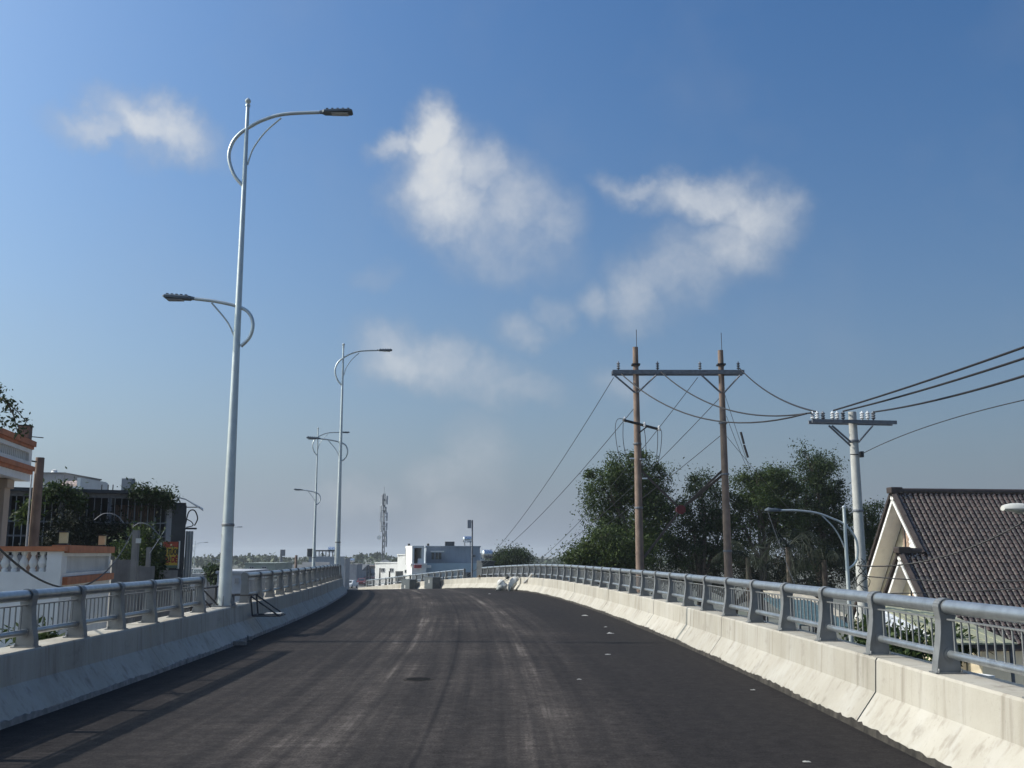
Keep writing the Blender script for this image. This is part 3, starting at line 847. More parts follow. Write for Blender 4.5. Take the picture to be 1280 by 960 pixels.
HY = 36.0
def hframe():
    t = thing('power_pole_frame', 'rust-brown twin-pole power frame with long crossarm standing before the trees', 'power pole', (at(848, 500, HY).x, HY, GROUND))
    for (tx, ty), (bx, by) in (((794, 434), (800, 707)), ((901, 438), (910, 717))):
        a = at(tx, ty, HY); b = at(bx, by, HY)
        x = (a.x + b.x) / 2
        MB().tube([(x, HY, GROUND - .3), (x, HY, 0), (x, HY, a.z)], [.185, .155, .10], 12).build('pole', POLE_BROWN, t, True)
        MB().tube([(x + .05, HY, a.z - .3), (x + .05, HY, at(tx, ty - 22, HY).z)], .012, 6).build('lightning_rod', WIRE, t)
        MB().box((x, HY, at(tx, 456, HY).z), (.30, .30, .06)).build('pole_clamp', DARK_STEEL, t)
        for yy in (556, 636) if tx < 850 else (530, 594, 690):
            MB().lathe((x, HY, at(tx, yy, HY).z), [(.15, 0), (.16, .01), (.16, .06), (.15, .07)], 12).build('steel_band', GREY_STEEL, t)
    zc = at(848, 466, HY).z
    XA, XB = at(765, 466, HY).x, at(929, 466, HY).x
    for dy in (-.16, .16):
        MB().box(((XA + XB) / 2, HY + dy, zc), (XB - XA, .09, .15)).build('crossarm', GREY_STEEL, t)
    for x0, y0, x1, y1 in ((768, 469, 794, 491), (820, 469, 797, 491), (877, 469, 901, 491), (925, 469, 905, 491)):
        MB().tube([at(x0, y0, HY - .22), at(x1, y1, HY - .14)], .035, 6).build('brace', GREY_STEEL, t)
    for x in (773, 822, 875, 923):
        insulator(at(x, 463, HY), t, .34, .07, mt=GREY_STEEL)
    # lower arm with cut-outs, slightly askew
    a, b = at(779, 525, HY - .5), at(825, 537, HY + .5)
    MB().tube([a, b], .05, 6).build('lower_arm', DARK_STEEL, t)
    MB().tube([at(799, 541, HY - .1), at(809, 533, HY + .2)], .025, 6).build('brace', DARK_STEEL, t)
    for x in (781, 806, 824):
        insulator(at(x, 528 + (x - 779) * .25, HY - .3), t, .22, .05)
    for pts in (((780, 524), (772, 524), (769, 535), (771, 556), (775, 574)), ((779, 528), (779, 550), (783, 575)), ((805, 535), (807, 550), (808, 580)), ((822, 536), (822, 556), (820, 578)), ((823, 535), (827, 540), (826, 560), (822, 582)), ((800, 530), (801, 552), (803, 585))):
        MB().tube(bez([at(x, y, HY - .25) for x, y in pts], 14), .011, 6).build('jumper_lead', CABLE, t, True)
    # crossed timber struts with a red joint plate
    xL, xR = 797, 905
    c = at(851, 637, HY)
    for x, y in ((799, 586), (903, 588), (801, 702)):
        MB().box(((at(x, y, HY) + c) / 2), ((at(x, y, HY) - c).length, .07, .075), 0, 0, -math.atan2((at(x, y, HY) - c).z, (at(x, y, HY) - c).x)).build('strut', mat('strut_timber', (.075, .06, .052), rough=.9, var=.3), t)
    MB().box(((at(903, 594, HY + .2) + at(862, 628, HY + .2)) / 2), ((at(903, 594, HY) - at(862, 628, HY)).length, .08, .09), 0, 0, -math.atan2((at(903, 594, HY) - at(862, 628, HY)).z, (at(903, 594, HY) - at(862, 628, HY)).x)).build('strut', mat('strut_timber', (.13, .10, .085)), t)
    MB().prism([c + Vector((.17 * math.cos(a), -.10, .17 * math.sin(a))) for a in [i * math.pi / 4 + .39 for i in range(8)]], (0, .24, 0)).build('joint_plate', mat('red_paint', (.11, .02, .02), rough=.7, var=.25), t)
    # white rung clamps
    for x, y in ((790, 573), (803, 574), (806, 598)):
        MB().box(at(x, y, HY - .2), (.18, .05, .05)).build('rung', PORCELAIN, t)
    return zc
ZC = hframe()

# concrete pole with insulators by the roof
CY = 24.0
def concrete_pole():
    p = at(1075, 733, CY); a = at(1068, 515, CY); x = (p.x + a.x) / 2
    t = thing('concrete_power_pole', 'pale round concrete pole with flat crossarm and white insulators beside tiled roof', 'power pole', (x, CY, GROUND))
    MB().tube([(x, CY, GROUND - .3), (x, CY, .2), (x, CY, a.z)], [.18, .132, .095], 14).build('pole', POLE_CONC, t, True)
    zc = at(1064, 528, CY).z; xa, xb = at(1013, 528, CY).x, at(1118, 530, CY).x
    for dy in (-.14, .14):
        MB().box(((xa + xb) / 2, CY + dy, zc), (xb - xa, .06, .085), 0, 0, .02).build('crossarm', GREY_STEEL, t)
    for q, e in (((1040, 532), (1064, 553)), ((1036, 532), (1063, 557)), ((1091, 532), (1073, 553))):
        MB().tube([at(*q, CY - .16), at(*e, CY - .1)], .024, 6).build('brace', GREY_STEEL, t)
    for i, xx in enumerate((1016, 1022, 1029, 1041, 1047, 1054, 1078, 1085, 1092)):
        insulator(at(xx, 526.5, CY + (-.14 if i % 2 else .14)), t, .25, .055, mt=PORCELAIN if i % 3 != 2 else GREY_STEEL)
    MB().box(at(1077, 568, CY - .1), (.07, .12, .14)).build('spool_bracket', DARK_STEEL, t)
    MB().tube([at(1063, 568, CY - .12), at(1073, 568, CY - .12)], .012, 5).build('bracket_bolt', DARK_STEEL, t)
    for yy in (553, 640): MB().lathe((x, CY, at(1070, yy, CY).z), [(.125, 0), (.135, .01), (.135, .05), (.125, .06)], 14).build('steel_band', GREY_STEEL, t)
    return x
CX = concrete_pole()
GRP = 'conductors between the twin-pole frame and the concrete pole'
top = 514
cable(at(925, 461, HY), at(1022, 515, CY), .25, .022, 'thick black conductor from the end of the long crossarm to the concrete pole', GRP)
cable(at(824, 463, HY), at(1014, 516, CY), .62, .022, 'black conductor sagging from the middle of the long crossarm to the concrete pole', GRP)
cable(at(774, 465, HY), at(1008, 517, CY), .85, .022, 'lowest sagging conductor from the far arm tip to the concrete pole', GRP)
for (px, py), (ex, ey) in (((1042, 513), (1280, 434)), ((1054, 514), (1280, 448)), ((1092, 515), (1280, 470))):
    a = at(px, py, CY); e = at(ex, ey, 15.2)
    # carry the line on past the frame to the next pole behind the camera
    d = e - a
    lb_ = {1042: 'topmost of the three black conductors crossing above the tiled roof', 1054: 'middle one of the three black conductors crossing above the tiled roof', 1092: 'lowest of the three black conductors crossing above the tiled roof'}[px]
    far = a + d * 4.2; far.z = a.z + .4
    t_ = 1 / 4.2
    chord = a.lerp(far, t_).z
    sag = (chord - e.z) / (4 * t_ * (1 - t_))
    cable(a, far, sag, .021, lb_, 'conductors over the tiled roof', n=40)
cable(at(1080, 566, CY), at(1280, 500, 14), -.1, .009, 'thin grey messenger wire rising from the concrete pole bracket', mt=WIRE)

# wires from the twin-pole frame back to the far frame beyond the crest
FY = 152.0
LINES = (((767, 472), (511, 694), 6.0, .013, 'line wire from the outer arm tip of the twin-pole frame dipping beyond the bridge'),
         ((872, 472), (535, 694), 6.6, .013, 'line wire from the crossarm beside the right frame pole dipping beyond the bridge'),
         ((797, 505), (515, 697), 4.6, .013, 'line wire tied below the crossarm on the left frame pole'),
         ((900, 497), (533, 697), 5.6, .013, 'line wire tied below the crossarm on the right frame pole'),
         ((900, 545), (540, 702), 4.2, .012, 'low line wire tied half way up the right frame pole'))
for (px, py), (ex, ey), sag, r, lb in LINES:
    cable(at(px, py, HY), at(ex, ey, FY), sag, r, lb, 'line wires towards the far frame', WIRE, 40)
STAYS = (((908, 545, HY), (990, 640, HY + 8), 'shallow stay wire from half way up the right frame pole into the trees'),
         ((905, 490, HY), (942, 600, HY + 6), 'steep stay wire carrying the strain insulators beside the right frame pole'),
         ((908, 520, HY), (936, 590, HY + 4), 'short steep stay wire close along the right frame pole'),
         ((960, 640, 30), (995, 735, 27), 'pale stay wire dropping behind the railing before the palms'))
for (px, py, yy), (ex, ey, ye), lb in STAYS:
    cable(at(px, py, yy), at(ex, ey, ye), .05, .009, lb, 'stay wires of the twin-pole frame', WIRE, 8)
for p, q, lb in (((930, 555), (926, 540), 'upper of two small dark strain insulators on the steep stay wire'), ((935, 572), (930, 556), 'lower of two small dark strain insulators on the steep stay wire')):
    tag(MB().tube([at(*p, HY + 3), at(*q, HY + 3)], .045, 8).build('strain_insulator', DARK_STEEL), lb, 'insulator', 'strain insulators on the stay wires')

# lamp post of the side street with one long curled arm
def side_lamp():
    Y = 22.5
    t = thing('side_street_lamp', 'slim steel lamp post with one long curved arm before the palms', 'street lamp', (at(1059, 700, Y).x, Y, GROUND))
    x = at(1058, 690, Y).x; zt = at(1056, 634, Y).z
    MB().tube([(x, Y, GROUND), (x, Y, 0), (x, Y, zt)], [.075, .05, .036], 10).build('pole', LAMP_STEEL, t, True)
    MB().lathe((x, Y, zt), [(.045, -.02), (.05, 0), (.03, .03), (.004, .04)], 8).build('pole_cap', LAMP_STEEL, t, True)
    MB().tube(bez([at(px, py, Y) for px, py in ((1060, 711), (1068, 705), (1072, 695), (1071, 677), (1064, 664), (1055, 655), (1040, 648), (1020, 641), (995, 638), (975, 638))], 44), .024, 10).build('arm', LAMP_STEEL, t, True)
    MB().tube(bez([at(px, py, Y) for px, py in ((1057, 688), (1050, 672), (1041, 658), (1028, 645))], 14), .015, 8).build('brace', LAMP_STEEL, t, True)
    h = place(head_mesh(.34, .02).mesh('side_head', LAMP_HEAD), 'lamp_head', Matrix.Translation(at(976, 638, Y)) @ Matrix.Rotation(math.pi, 4, 'Z'), t)
side_lamp()
def cobra_lamp():
    Y = 21.0
    t = thing('old_street_lamp', 'old street lamp with pale oval head hanging over the tiled roof', 'street lamp', (at(1330, 700, Y).x, Y, GROUND))
    x = at(1330, 690, Y).x
    MB().tube([(x, Y, GROUND), (x, Y, at(1330, 640, Y).z)], [.10, .07], 10).build('pole', POLE_CONC, t, True)
    MB().tube(bez([(x, Y, at(1330, 645, Y).z), at(1315, 640, Y), at(1288, 637, Y)], 12), .03, 8).build('arm', LAMP_STEEL, t, True)
    m = MB(); c = at(1273, 636, Y)
    for i in range(9):
        tt = i / 8; xx = -.33 + .66 * tt
        w = .16 * math.sqrt(max(0.02, 1 - ((tt - .45) / .56) ** 2)); h = .12 * math.sqrt(max(.02, 1 - ((tt - .45) / .56) ** 2))
        for j in range(12):
            a = 2 * math.pi * j / 12
            m.v.append((c.x + xx, c.y + w * math.cos(a), c.z + h * math.sin(a) * (1 if math.sin(a) > 0 else .55)))
    for i in range(8):
        for j in range(12):
            a, b = i * 12 + j, i * 12 + (j + 1) % 12
            m.f.append((a, b, b + 12, a + 12))
    m.f.append(tuple(range(12))); m.f.append(tuple(8 * 12 + j for j in range(12)))
    hd = m.build('lamp_head', mat('aged_white', (.55, .54, .50), rough=.5, var=.1), t, True)
    MB().lathe((c.x + .02, c.y, c.z - .10), [(.02, 0), (.09, .01), (.13, .04), (.14, .06)], 12).build('lens', mat('lamp_bowl', (.30, .30, .28), rough=.3), hd, True)
    return x, Y
OX, OY = cobra_lamp()
cable(at(1071, 707, CY - .2), at(1300, 640, 20.8), .35, .017, 'black service cable strung across the tiled roof to the old lamp', 'service cables across the tiled roof')
cable(at(1078, 720, CY - .2), (OX, 12, at(1290, 668, 12).z), .30, .014, 'black service cable strung low across the tiled roof', 'service cables across the tiled roof')
cable(at(1110, 742, CY - .2), (OX, 11, at(1285, 680, 11).z), .10, .014, 'lowest black service cable, just above the railing before the tiled roof', 'service cables across the tiled roof')
for k in range(5):
    pts = [at(1074 + random.uniform(-4, 14), 700 + i * 7 + random.uniform(-3, 3), CY - .25) for i in range(6)]
    tag(MB().tube(bez(pts, 20), .009, 5).build('loose_cable', CABLE, None, True), 'loose coiled black cable hanging on the concrete pole', 'cable', 'loose cables on the concrete pole')
# camera mast in the gap of the right railing
sg = (GAP_R[0] + GAP_R[1]) / 2
bs_ = F(sg, XR + .40, .636)
t = thing('camera_mast', 'slim dark mast with small box near its top in the railing gap', 'mast', bs_)
zt = at(597, 650, bs_.y).z
MB().tube([bs_, (bs_.x, bs_.y, zt)], [.06, .04], 8).build('pole', GREY_STEEL, t, True)
MB().box((bs_.x - .18, bs_.y, zt - .25), (.22, .25, .5)).build('equipment_box', mat('box_grey', (.25, .26, .28), rough=.5), t)
MB().tube([(bs_.x - .18, bs_.y, zt - .12), (bs_.x, bs_.y, zt - .12)], .03, 6).build('bracket', GREY_STEEL, t)
MB().box((bs_.x, bs_.y, bs_.z + .02), (.3, .3, .04)).build('base_plate', GREY_STEEL, t)
# ------------------------------------------------------------------ building helpers
def wallbox(m, a, b, depth, z0, z1):
    """upright slab on the line a-b (xy), reaching back by depth (away from the viewer's side)"""
    a, b = Vector((a[0], a[1], 0)), Vector((b[0], b[1], 0))
    d = (b - a).normalized(); n = Vector((-d.y, d.x, 0))
    lo = [a + Vector((0, 0, z0)), b + Vector((0, 0, z0)), b + n * depth + Vector((0, 0, z0)), a + n * depth + Vector((0, 0, z0))]
    return m.hexa(lo, [p + Vector((0, 0, z1 - z0)) for p in lo])
def slab(name, mt, parent, a, b, depth, z0, z1, bevel=0):
    return wallbox(MB(), a, b, depth, z0, z1).build(name, mt, parent, False, bevel)
def window_on(parent, a, b, u0, u1, z0, z1, out=.03, fm=None, name='window', gl=None):
    """window on the wall line a-b between distances u0 and u1"""
    a, b = Vector((a[0], a[1], 0)), Vector((b[0], b[1], 0))
    d = (b - a).normalized(); n = Vector((-d.y, d.x, 0))
    fr = MB(); w = .06
    def bar(x0, x1, y0, y1): wallbox(fr, a + d * x0 - n * out, a + d * x1 - n * out, out * 1.6, y0, y1)
    bar(u0, u0 + w, z0, z1); bar(u1 - w, u1, z0, z1); bar(u0 + w, u1 - w, z1 - w, z1); bar(u0 + w, u1 - w, z0, z0 + w)
    bar((u0 + u1) / 2 - w / 2, (u0 + u1) / 2 + w / 2, z0 + w, z1 - w)
    f = fr.build(name, fm or WHITE, parent)
    wallbox(MB(), a + d * (u0 + w) - n * .012, a + d * (u1 - w) - n * .012, .008, z0 + w, z1 - w).build('pane', gl or GLASS, f)
    return f
def tank(p, parent, L_=1.6, r=.5, lying=True, ang=0.0):
    m = MB()
    p = Vector(p); d = Vector((math.cos(ang), math.sin(ang), 0))
    c = p + Vector((0, 0, .5 + r))
    m.tube([c - d * L_ / 2, c - d * (L_ / 2 - .12), c + d * (L_ / 2 - .12), c + d * L_ / 2], [r * .6, r, r, r * .6], 16)
    o = m.build('water_tank', ZINC_TANK, parent, True)
    f = MB()
    for e in (-.6, .6):
        q = c + d * e * L_ / 2
        s = Vector((-d.y, d.x, 0)) * r * .7
        f.tube([q - s - Vector((0, 0, .55 + r * .5)), q - s * .7], .03, 5); f.tube([q + s - Vector((0, 0, .55 + r * .5)), q + s * .7], .03, 5)
    f.build('tank_stand', GREY_STEEL, o)
    return o

# ------------------------------------------------------------------ left: cream house with terracotta bands
HA = R(11.0)
E1 = Vector((-math.sin(HA), math.cos(HA), 0)); NR = Vector((math.cos(HA), math.sin(HA), 0))   # along its street front / out towards the bridge
def cream_house():
    c = at(41, 556, 24.6); c.z = 0
    t = thing('cream_house', 'cream house with terracotta-banded roof balcony beside the bridge', 'house', (c.x, c.y, GROUND))
    zt = at(41, 552, 24.6).z
    z_band2 = at(41, 588, 24.6).z; z_bot = at(41, 602, 24.6).z
    back = c - E1 * 3.7
    def run(name, mt, z0, z1, out=0.0, th=.22):
        a = c + NR * out + E1 * out; b = back + NR * out
        slab(name, mt, t, b, a, th + out, z0, z1)
        a2 = c + E1 * out + NR * (out - .0); b2 = c - NR * 6 + E1 * out
        slab(name, mt, t, a2 - NR * (th + out + .003), b2, th + out, z0 + .002, z1 - .002)
    run('parapet_cap', TERRA, zt - .13, zt, .07)
    run('parapet_cap', TERRA, zt - .20, zt - .135, .03)
    run('lower_band', TERRA, z_band2 - .02, z_band2 + .09, .08)
    run('lower_band', TERRA, z_band2 - .10, z_band2 - .024, .04)
    run('balcony_slab', WHITE, z_bot, z_band2 - .105, 0.0, 1.6)
    run('parapet_base', WHITE, z_band2 + .095, z_band2 + .2, 0.0)
    run('parapet_rail', WHITE, zt - .30, zt - .205, 0.0)
    # closely set balusters of the parapet
    k = 22
    for i in range(k):
        p = c - E1 * (.35 + i * .15) - NR * .11
        if i == 21:
            MB().box((p.x, p.y, (zt - .3 + z_band2 + .2) / 2), (.2, .3, zt - .5 - z_band2), HA).build('parapet_pier', WHITE, t); continue
        MB().box((p.x, p.y, (zt - .3 + z_band2 + .2) / 2), (.09, .06, zt - .5 - z_band2), HA).build('baluster', WHITE, t)
    p = c - E1 * .12 - NR * .11
    MB().box((p.x, p.y, (zt - .3 + z_band2 + .2) / 2), (.22, .24, zt - .5 - z_band2), HA).build('corner_pier', WHITE, t)
    slab('parapet_backing', mat('lattice_back', (.50, .49, .47), rough=.9, var=.1), t, back - NR * .20, c - NR * .20 - E1 * .1, .03, z_band2 + .2, zt - .3)
    # corner lantern block on top
    q = c - E1 * .3 - NR * .12
    l = MB().box((q.x, q.y, zt + .17), (.26, .26, .32), HA).build('corner_lantern', WOODISH, t)
    MB().box((q.x, q.y, zt + .345), (.30, .30, .03), HA).build('lantern_cap', DARK_STEEL, l)
    MB().tube([q + Vector((0, 0, zt + .1)), q + NR * .35 + E1 * .3 + Vector((0, 0, zt + .1))], .012, 5).build('spout', DARK_STEEL, t)
    # walls below
    wb = back - NR * 1.55; wc = c - NR * 1.55 - E1 * .3
    slab('wall', BEIGE, t, wb, wc, 7.5, GROUND, z_bot + .001)
    slab('beam', mat('beam_clay', (.36, .21, .13), rough=.85, var=.12), t, wb + NR * .12, wc + NR * .12, .1, z_bot - .42, z_bot - .05)
    for i, px in enumerate((2, )):
        q = at(4, 640, 23.6)
        MB().box((q.x - .18, q.y, (GROUND + z_bot) / 2), (.44, .44, z_bot - GROUND - .004), HA).build('pillar', BEIGE, t)
        MB().box((q.x - .18, q.y, z_bot - .12), (.56, .56, .2), HA).build('pillar_head', BEIGE, t)
    slab('roof_slab', GREYW, t, wb, wc, 7.5, z_bot + .004, z_band2 + .06)
    window_on(t, wb, wc, .5, 1.5, -1.6, .3)
    window_on(t, wb, wc, 2.0, 3.0, -1.6, .3)
cream_house()

def terrace():
    T = at(78, 683, 20.6); zt = T.z; T.z = 0
    t = thing('white_terrace', 'white terrace wall with vase balusters and terracotta coping below the cream house', 'terrace', (T.x, T.y, GROUND))
    W = T - NR * 9.0                              # front wall faces the camera
    zb0 = at(60, 714.5, 20.6).z; zb1 = at(60, 690, 20.6).z
    _q = at(59.5, 700, 20.6); xo = math.hypot(_q.x - T.x, _q.y - T.y)         # right end of the baluster opening
    o = T - NR * xo; o.z = 0
    slab('wall', WHITE, t, o, T, .2, GROUND, zt - .10)
    slab('wall', WHITE, t, W, o, .2, GROUND, zb0)
    slab('top_rail', WHITE, t, W, o, .2, zb1, zt - .10)
    slab('coping', TERRA, t, W - E1 * .06, T + NR * .06 - E1 * .06, .32, zt - .098, zt)
    n = 16
    prof0 = [(.05, 0), (.05, .05), (.035, .07), (.075, .16), (.072, .2), (.035, .30), (.03, .33), (.05, .36), (.05, .40)]
    sc = (zb1 - zb0) / .40
    me = MB().lathe((0, 0, 0), [(r * 1.15, z * sc) for r, z in prof0], 12).mesh('baluster', WHITE, True)
    for i in range(26):
        p = o - NR * (.10 + i * .175) + E1 * .1
        place(me, 'baluster', Matrix.Translation((p.x, p.y, zb0)), t)
    # side wall with fine lattice, running on along the lane
    S = T + E1 * 5.2
    slab('side_wall', WHITE, t, T + E1 * .20, S, .2, GROUND, zt - .78)
    slab('side_band', TERRA, t, T + E1 * .20 + NR * .10, S + NR * .10, .3, zt - .775, zt - .62)
    slab('side_rail', WHITE, t, T + E1 * .2, S, .2, zt - .615, zt - .54)
    slab('side_rail', WHITE, t, T + E1 * .2, S, .2, zt - .20, zt - .13)
    slab('side_coping', TERRA, t, T + E1 * .262 + NR * .08, S + NR * .08, .34, zt - .126, zt + .03)
    for i in range(44):
        p = T + E1 * (.55 + i * .102) - NR * .1
        MB().box((p.x, p.y, zt - .37), (.05, .045, .335), HA).build('lattice_bar', WHITE, t)
    for q in (T + E1 * .35 - NR * .1, S - E1 * .14 - NR * .1):
        MB().box((q.x, q.y, zt - .37), (.2, .26, .335), HA).build('lattice_pier', WHITE, t)
    slab('lattice_back', mat('lattice_back', (.5, .49, .47)), t, T + E1 * .5 - NR * .19, S - NR * .19, .02, zt - .54, zt - .2)
    slab('floor', GREYW, t, W + E1 * .21, T + E1 * .21 - NR * .21, 5.0, GROUND + 2.0, zt - .95)
    for px, py, e in ((79, 681, .6), (134, 690, 4.6)):
        p = T + E1 * e - NR * .12
        l = MB().box((p.x, p.y, zt + .18), (.15, .15, .22), HA).build('wall_lantern', mat('lantern_cream', (.58, .47, .26), rough=.6), t)
        MB().box((p.x, p.y, zt + .305), (.19, .19, .03), HA).build('lantern_cap', DARK_STEEL, l)
        MB().box((p.x, p.y, zt + .05), (.19, .19, .035), HA).build('lantern_foot', DARK_STEEL, l)
    window_on(t, W, o, 4.2, 5.6, -2.4, -.9)
    window_on(t, W, o, 6.2, 7.6, -2.4, -.9)
terrace()
q = at(48, 600, 25.4)
t = thing('old_concrete_pole', 'short grey-brown concrete pole between the cream house and the barred roof garden', 'power pole', (q.x, q.y, GROUND))
MB().tube([(q.x, q.y, GROUND), (q.x, q.y, at(50, 572, 25.4).z)], [.17, .105], 12).build('pole', POLE_BROWN, t, True)
MB().tube([(q.x - .02, q.y - .13, at(50, 578, 25.4).z), (q.x - .9, q.y - .5, at(50, 570, 25.4).z)], .02, 6).build('bracket_arm', DARK_STEEL, t)
MB().tube([(q.x - .14, q.y - .1, GROUND + 3), (q.x - .13, q.y - .1, at(50, 590, 25.4).z)], .02, 6).build('white_conduit', PORCELAIN, t)

# ------------------------------------------------------------------ left: barred roof garden of the goat restaurant
GARD_SHADE = mat('garden_render_shade', (.20, .195, .19), rough=.9, var=.2, vscale=2, streak=.5, dirt_amt=.4)  # grey render, colour darkened to imitate the shade of the building
def barred_building():
    A = at(8, 610, 34.5); B = at(214, 628, 37.0)
    zt = A.z
    A.z = B.z = 0
    t = thing('barred_restaurant', 'dark ramshackle restaurant with barred upper storey and vines along its roof edge', 'building', (A.x, A.y, GROUND))
    d = (B - A).normalized(); n = Vector((-d.y, d.x, 0)); L_ = (B - A).length
    zfl = at(100, 694, 34).z                       # floor of the barred storey
    slab('lower_wall', GREYW, t, A, B, 7.0, GROUND, zfl)
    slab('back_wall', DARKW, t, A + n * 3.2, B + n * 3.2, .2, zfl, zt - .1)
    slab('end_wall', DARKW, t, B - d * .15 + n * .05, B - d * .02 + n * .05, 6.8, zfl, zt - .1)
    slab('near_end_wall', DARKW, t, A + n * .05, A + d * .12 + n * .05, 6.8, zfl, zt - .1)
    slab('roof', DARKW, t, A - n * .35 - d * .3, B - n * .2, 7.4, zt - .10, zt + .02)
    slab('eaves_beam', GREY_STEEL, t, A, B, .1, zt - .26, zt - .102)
    zm = at(100, 669, 34).z
    slab('mid_rail', GREY_STEEL, t, A - n * .01, B - n * .01, .05, zm - .03, zm + .03)
    slab('mid_rail', GREY_STEEL, t, A - n * .01, B - n * .01, .05, zt - 1.15, zt - 1.10)
    barm = mat('bar_steel', (.24, .26, .29), rough=.6, metal=.2, var=.2)
    k = int(L_ / .22)
    me = MB().box((0, 0, (zt - .26 - zfl) / 2), (.022, .022, zt - .26 - zfl)).mesh('bar', barm)
    for i in range(k):
        p = A + d * (i + .5) * (L_ * .66 / (k * .66)) 
        place(me, 'bar', Matrix.Translation((p.x, p.y, zfl)), t)
    for u in (0.02, .33, .62, .985):
        p = A + d * L_ * u
        MB().box((p.x + n.x * .1, p.y + n.y * .1, (zfl + zt) / 2 - .05), (.14, .14, zt - zfl - .1)).build('post', GREY_STEEL, t)
    # boarded right half behind the bars
    nb = 26
    for i in range(nb):
        u0 = L_ * (.66 + .33 * i / nb); u1 = u0 + L_ * .33 / nb - .02
        slab('board', WOODISH, t, A + d * u0 + n * (.9 + .03 * (i % 3)), A + d * u1 + n * (.9 + .03 * (i % 3)), .03, zfl + .2, zt - .45)
    # things on the roof
    tank_p = at(147, 612, 36.5)
    tb = MB().box((tank_p.x, tank_p.y + 1, zt + .28), (.36, .4, .52)).build('roof_box', GREYW, t)
    MB().tube(bez([(tank_p.x + .2, tank_p.y + 1, zt + .35), (tank_p.x + .55, tank_p.y + 1, zt + .3), (tank_p.x + .8, tank_p.y + 1, zt + .03)], 10), .02, 6).build('vent_pipe', GREY_STEEL, tb)
    for px in (127, 135, 141):
        p = at(px, 612, 36)
        MB().tube([(p.x, p.y, zt), (p.x, p.y, zt + .22)], .02, 5).build('rebar_stub', DARK_STEEL, t)
    # side block with tin awning at the far end
    C = B + d * .02; D_ = B + Vector((.42, .5, 0))
    slab('side_wall', DARKW, t, B, D_, 4, GROUND, at(216, 634, 39).z)
    slab('corner_post', GREYW, t, B - n * .08 - d * .14, B - n * .08 + d * .04, .2, GROUND + 2, zt - .2)
    zz = at(216, 622, 39.2).z
    ro = MB()
    a0, a1 = at(213, 620, 39.4), at(254, 639, 39.0); a00, a11 = at(213, 620, 42.5), at(254, 637, 42.0)
    mid = at(232, 625, 39.3); midb = at(232, 625, 42.4)
    ro.hexa([a0, mid, midb, a00], [p + Vector((0, 0, .05)) for p in (a0, mid, midb, a00)])
    ro.hexa([mid, a1, a11, midb], [p + Vector((0, 0, .05)) for p in (mid, a1, a11, midb)])
    aw = ro.build('tin_awning', mat('awning_tin', (.18, .21, .25), rough=.5, metal=.3, var=.2), t)
    for px, py in ((233, 636), (250, 640)):
        MB().tube([at(px, py - 6, 39.2), at(216, 634, 39.2)], .02, 5).build('awning_strut', DARK_STEEL, aw)
    sw = slab('screen_frame', DARK_STEEL, t, at(217, 640, 39.05), at(232, 640, 39.3), .05, at(217, 672, 39).z, at(217, 628, 39).z)
    slab('ledge', DARK_STEEL, t, at(230, 660, 39.0), at(246, 661, 39.2), .3, at(217, 661.5, 39).z, at(217, 659.5, 39).z)
    MB().tube(bez([at(232, 655, 39.1), at(236, 640, 39.1), at(243, 638, 39.1), at(247, 648, 39.1), at(243, 657, 39.1)], 20), .025, 6).build('curled_grille', DARK_STEEL, t, True)
    MB().tube(bez([at(231, 648, 39.1), at(239, 652, 39.1), at(241, 657, 39.1), at(233, 659, 39.1)], 16), .02, 6).build('curled_grille', DARK_STEEL, t, True)
    slab('tall_panel', GREYW, t, at(233, 690, 38.6), at(240, 690, 38.8), .1, GROUND, at(236, 664, 38.7).z)
    for px in (229.5, 233, 236.5, 239.5):
        q0 = at(px, 690, 38.5)
        MB().box((q0.x, q0.y, (GROUND + at(px, 664, 38.5).z) / 2), (.05, .05, at(px, 664, 38.5).z - GROUND)).build('panel_rib', LAMP_STEEL, t)
    # pale corrugated sheet hung over the sign
    q0, q1 = at(192, 660, 37.6), at(213, 660, 37.8)
    z0, z1 = at(200, 673, 37.7).z, at(200, 647, 37.7).z
    k = 7
    for i in range(k):
        u0, u1 = q0.lerp(q1, i / k), q0.lerp(q1, (i + .92) / k)
        slab('pale_sheet', mat('pale_sheet', (.30, .37, .38), rough=.6, var=.15), t, u0, u1, .03 + .015 * (i % 2), z0, z1)
    slab('sheet_ledge', LAMP_STEEL, t, at(196, 676, 37.4), at(215, 676, 37.6), .25, z0 - .10, z0 - .02)
    # low walls below the garden, in the shade-darkened render
    for x0, x1, y0, Y, mt in ((139, 165, 700, 30.5, GARD_SHADE), (172, 193, 708, 32.0, GARD_SHADE), (199, 222, 713, 36, GARD_SHADE)):
        slab('low_wall', mt, t, at(x0, 720, Y), at(x1, 720, Y + .3), .25, GROUND, at(x0, y0, Y).z)
    # posts in the shade-darkened grey, and curved frame pipes
    p = at(169, 690, 30.0)
    MB().box((p.x, p.y, (GROUND + at(169, 663, 30).z) / 2), (.17, .17, at(169, 663, 30).z - GROUND)).build('garden_post', GARD_SHADE, t)
    p = at(186, 690, 32.5)
    MB().box((p.x, p.y, (GROUND + at(186, 684, 32.5).z) / 2), (.12, .12, at(186, 684, 32.5).z - GROUND)).build('garden_post', GARD_SHADE, t)
    MB().box(at(173, 676, 29.9), (.12, .1, .14)).build('meter_box', LAMP_STEEL, t)
    for pts in (((118, 650), (130, 642), (145, 644), (155, 654)), ((167, 658), (175, 654), (187, 657), (199, 669))):
        MB().tube(bez([at(x, y, 33.0) for x, y in pts], 20), .014, 6).build('arched_pipe', GREY_STEEL, t, True)
    MB().tube([at(187, 692, 32), at(209, 658, 36.5)], .012, 5).build('stay_pipe', GREY_STEEL, t)
    return A, B, zt, zfl, d, n
GA, GB_, GZT, GZF, GD, GN = barred_building()
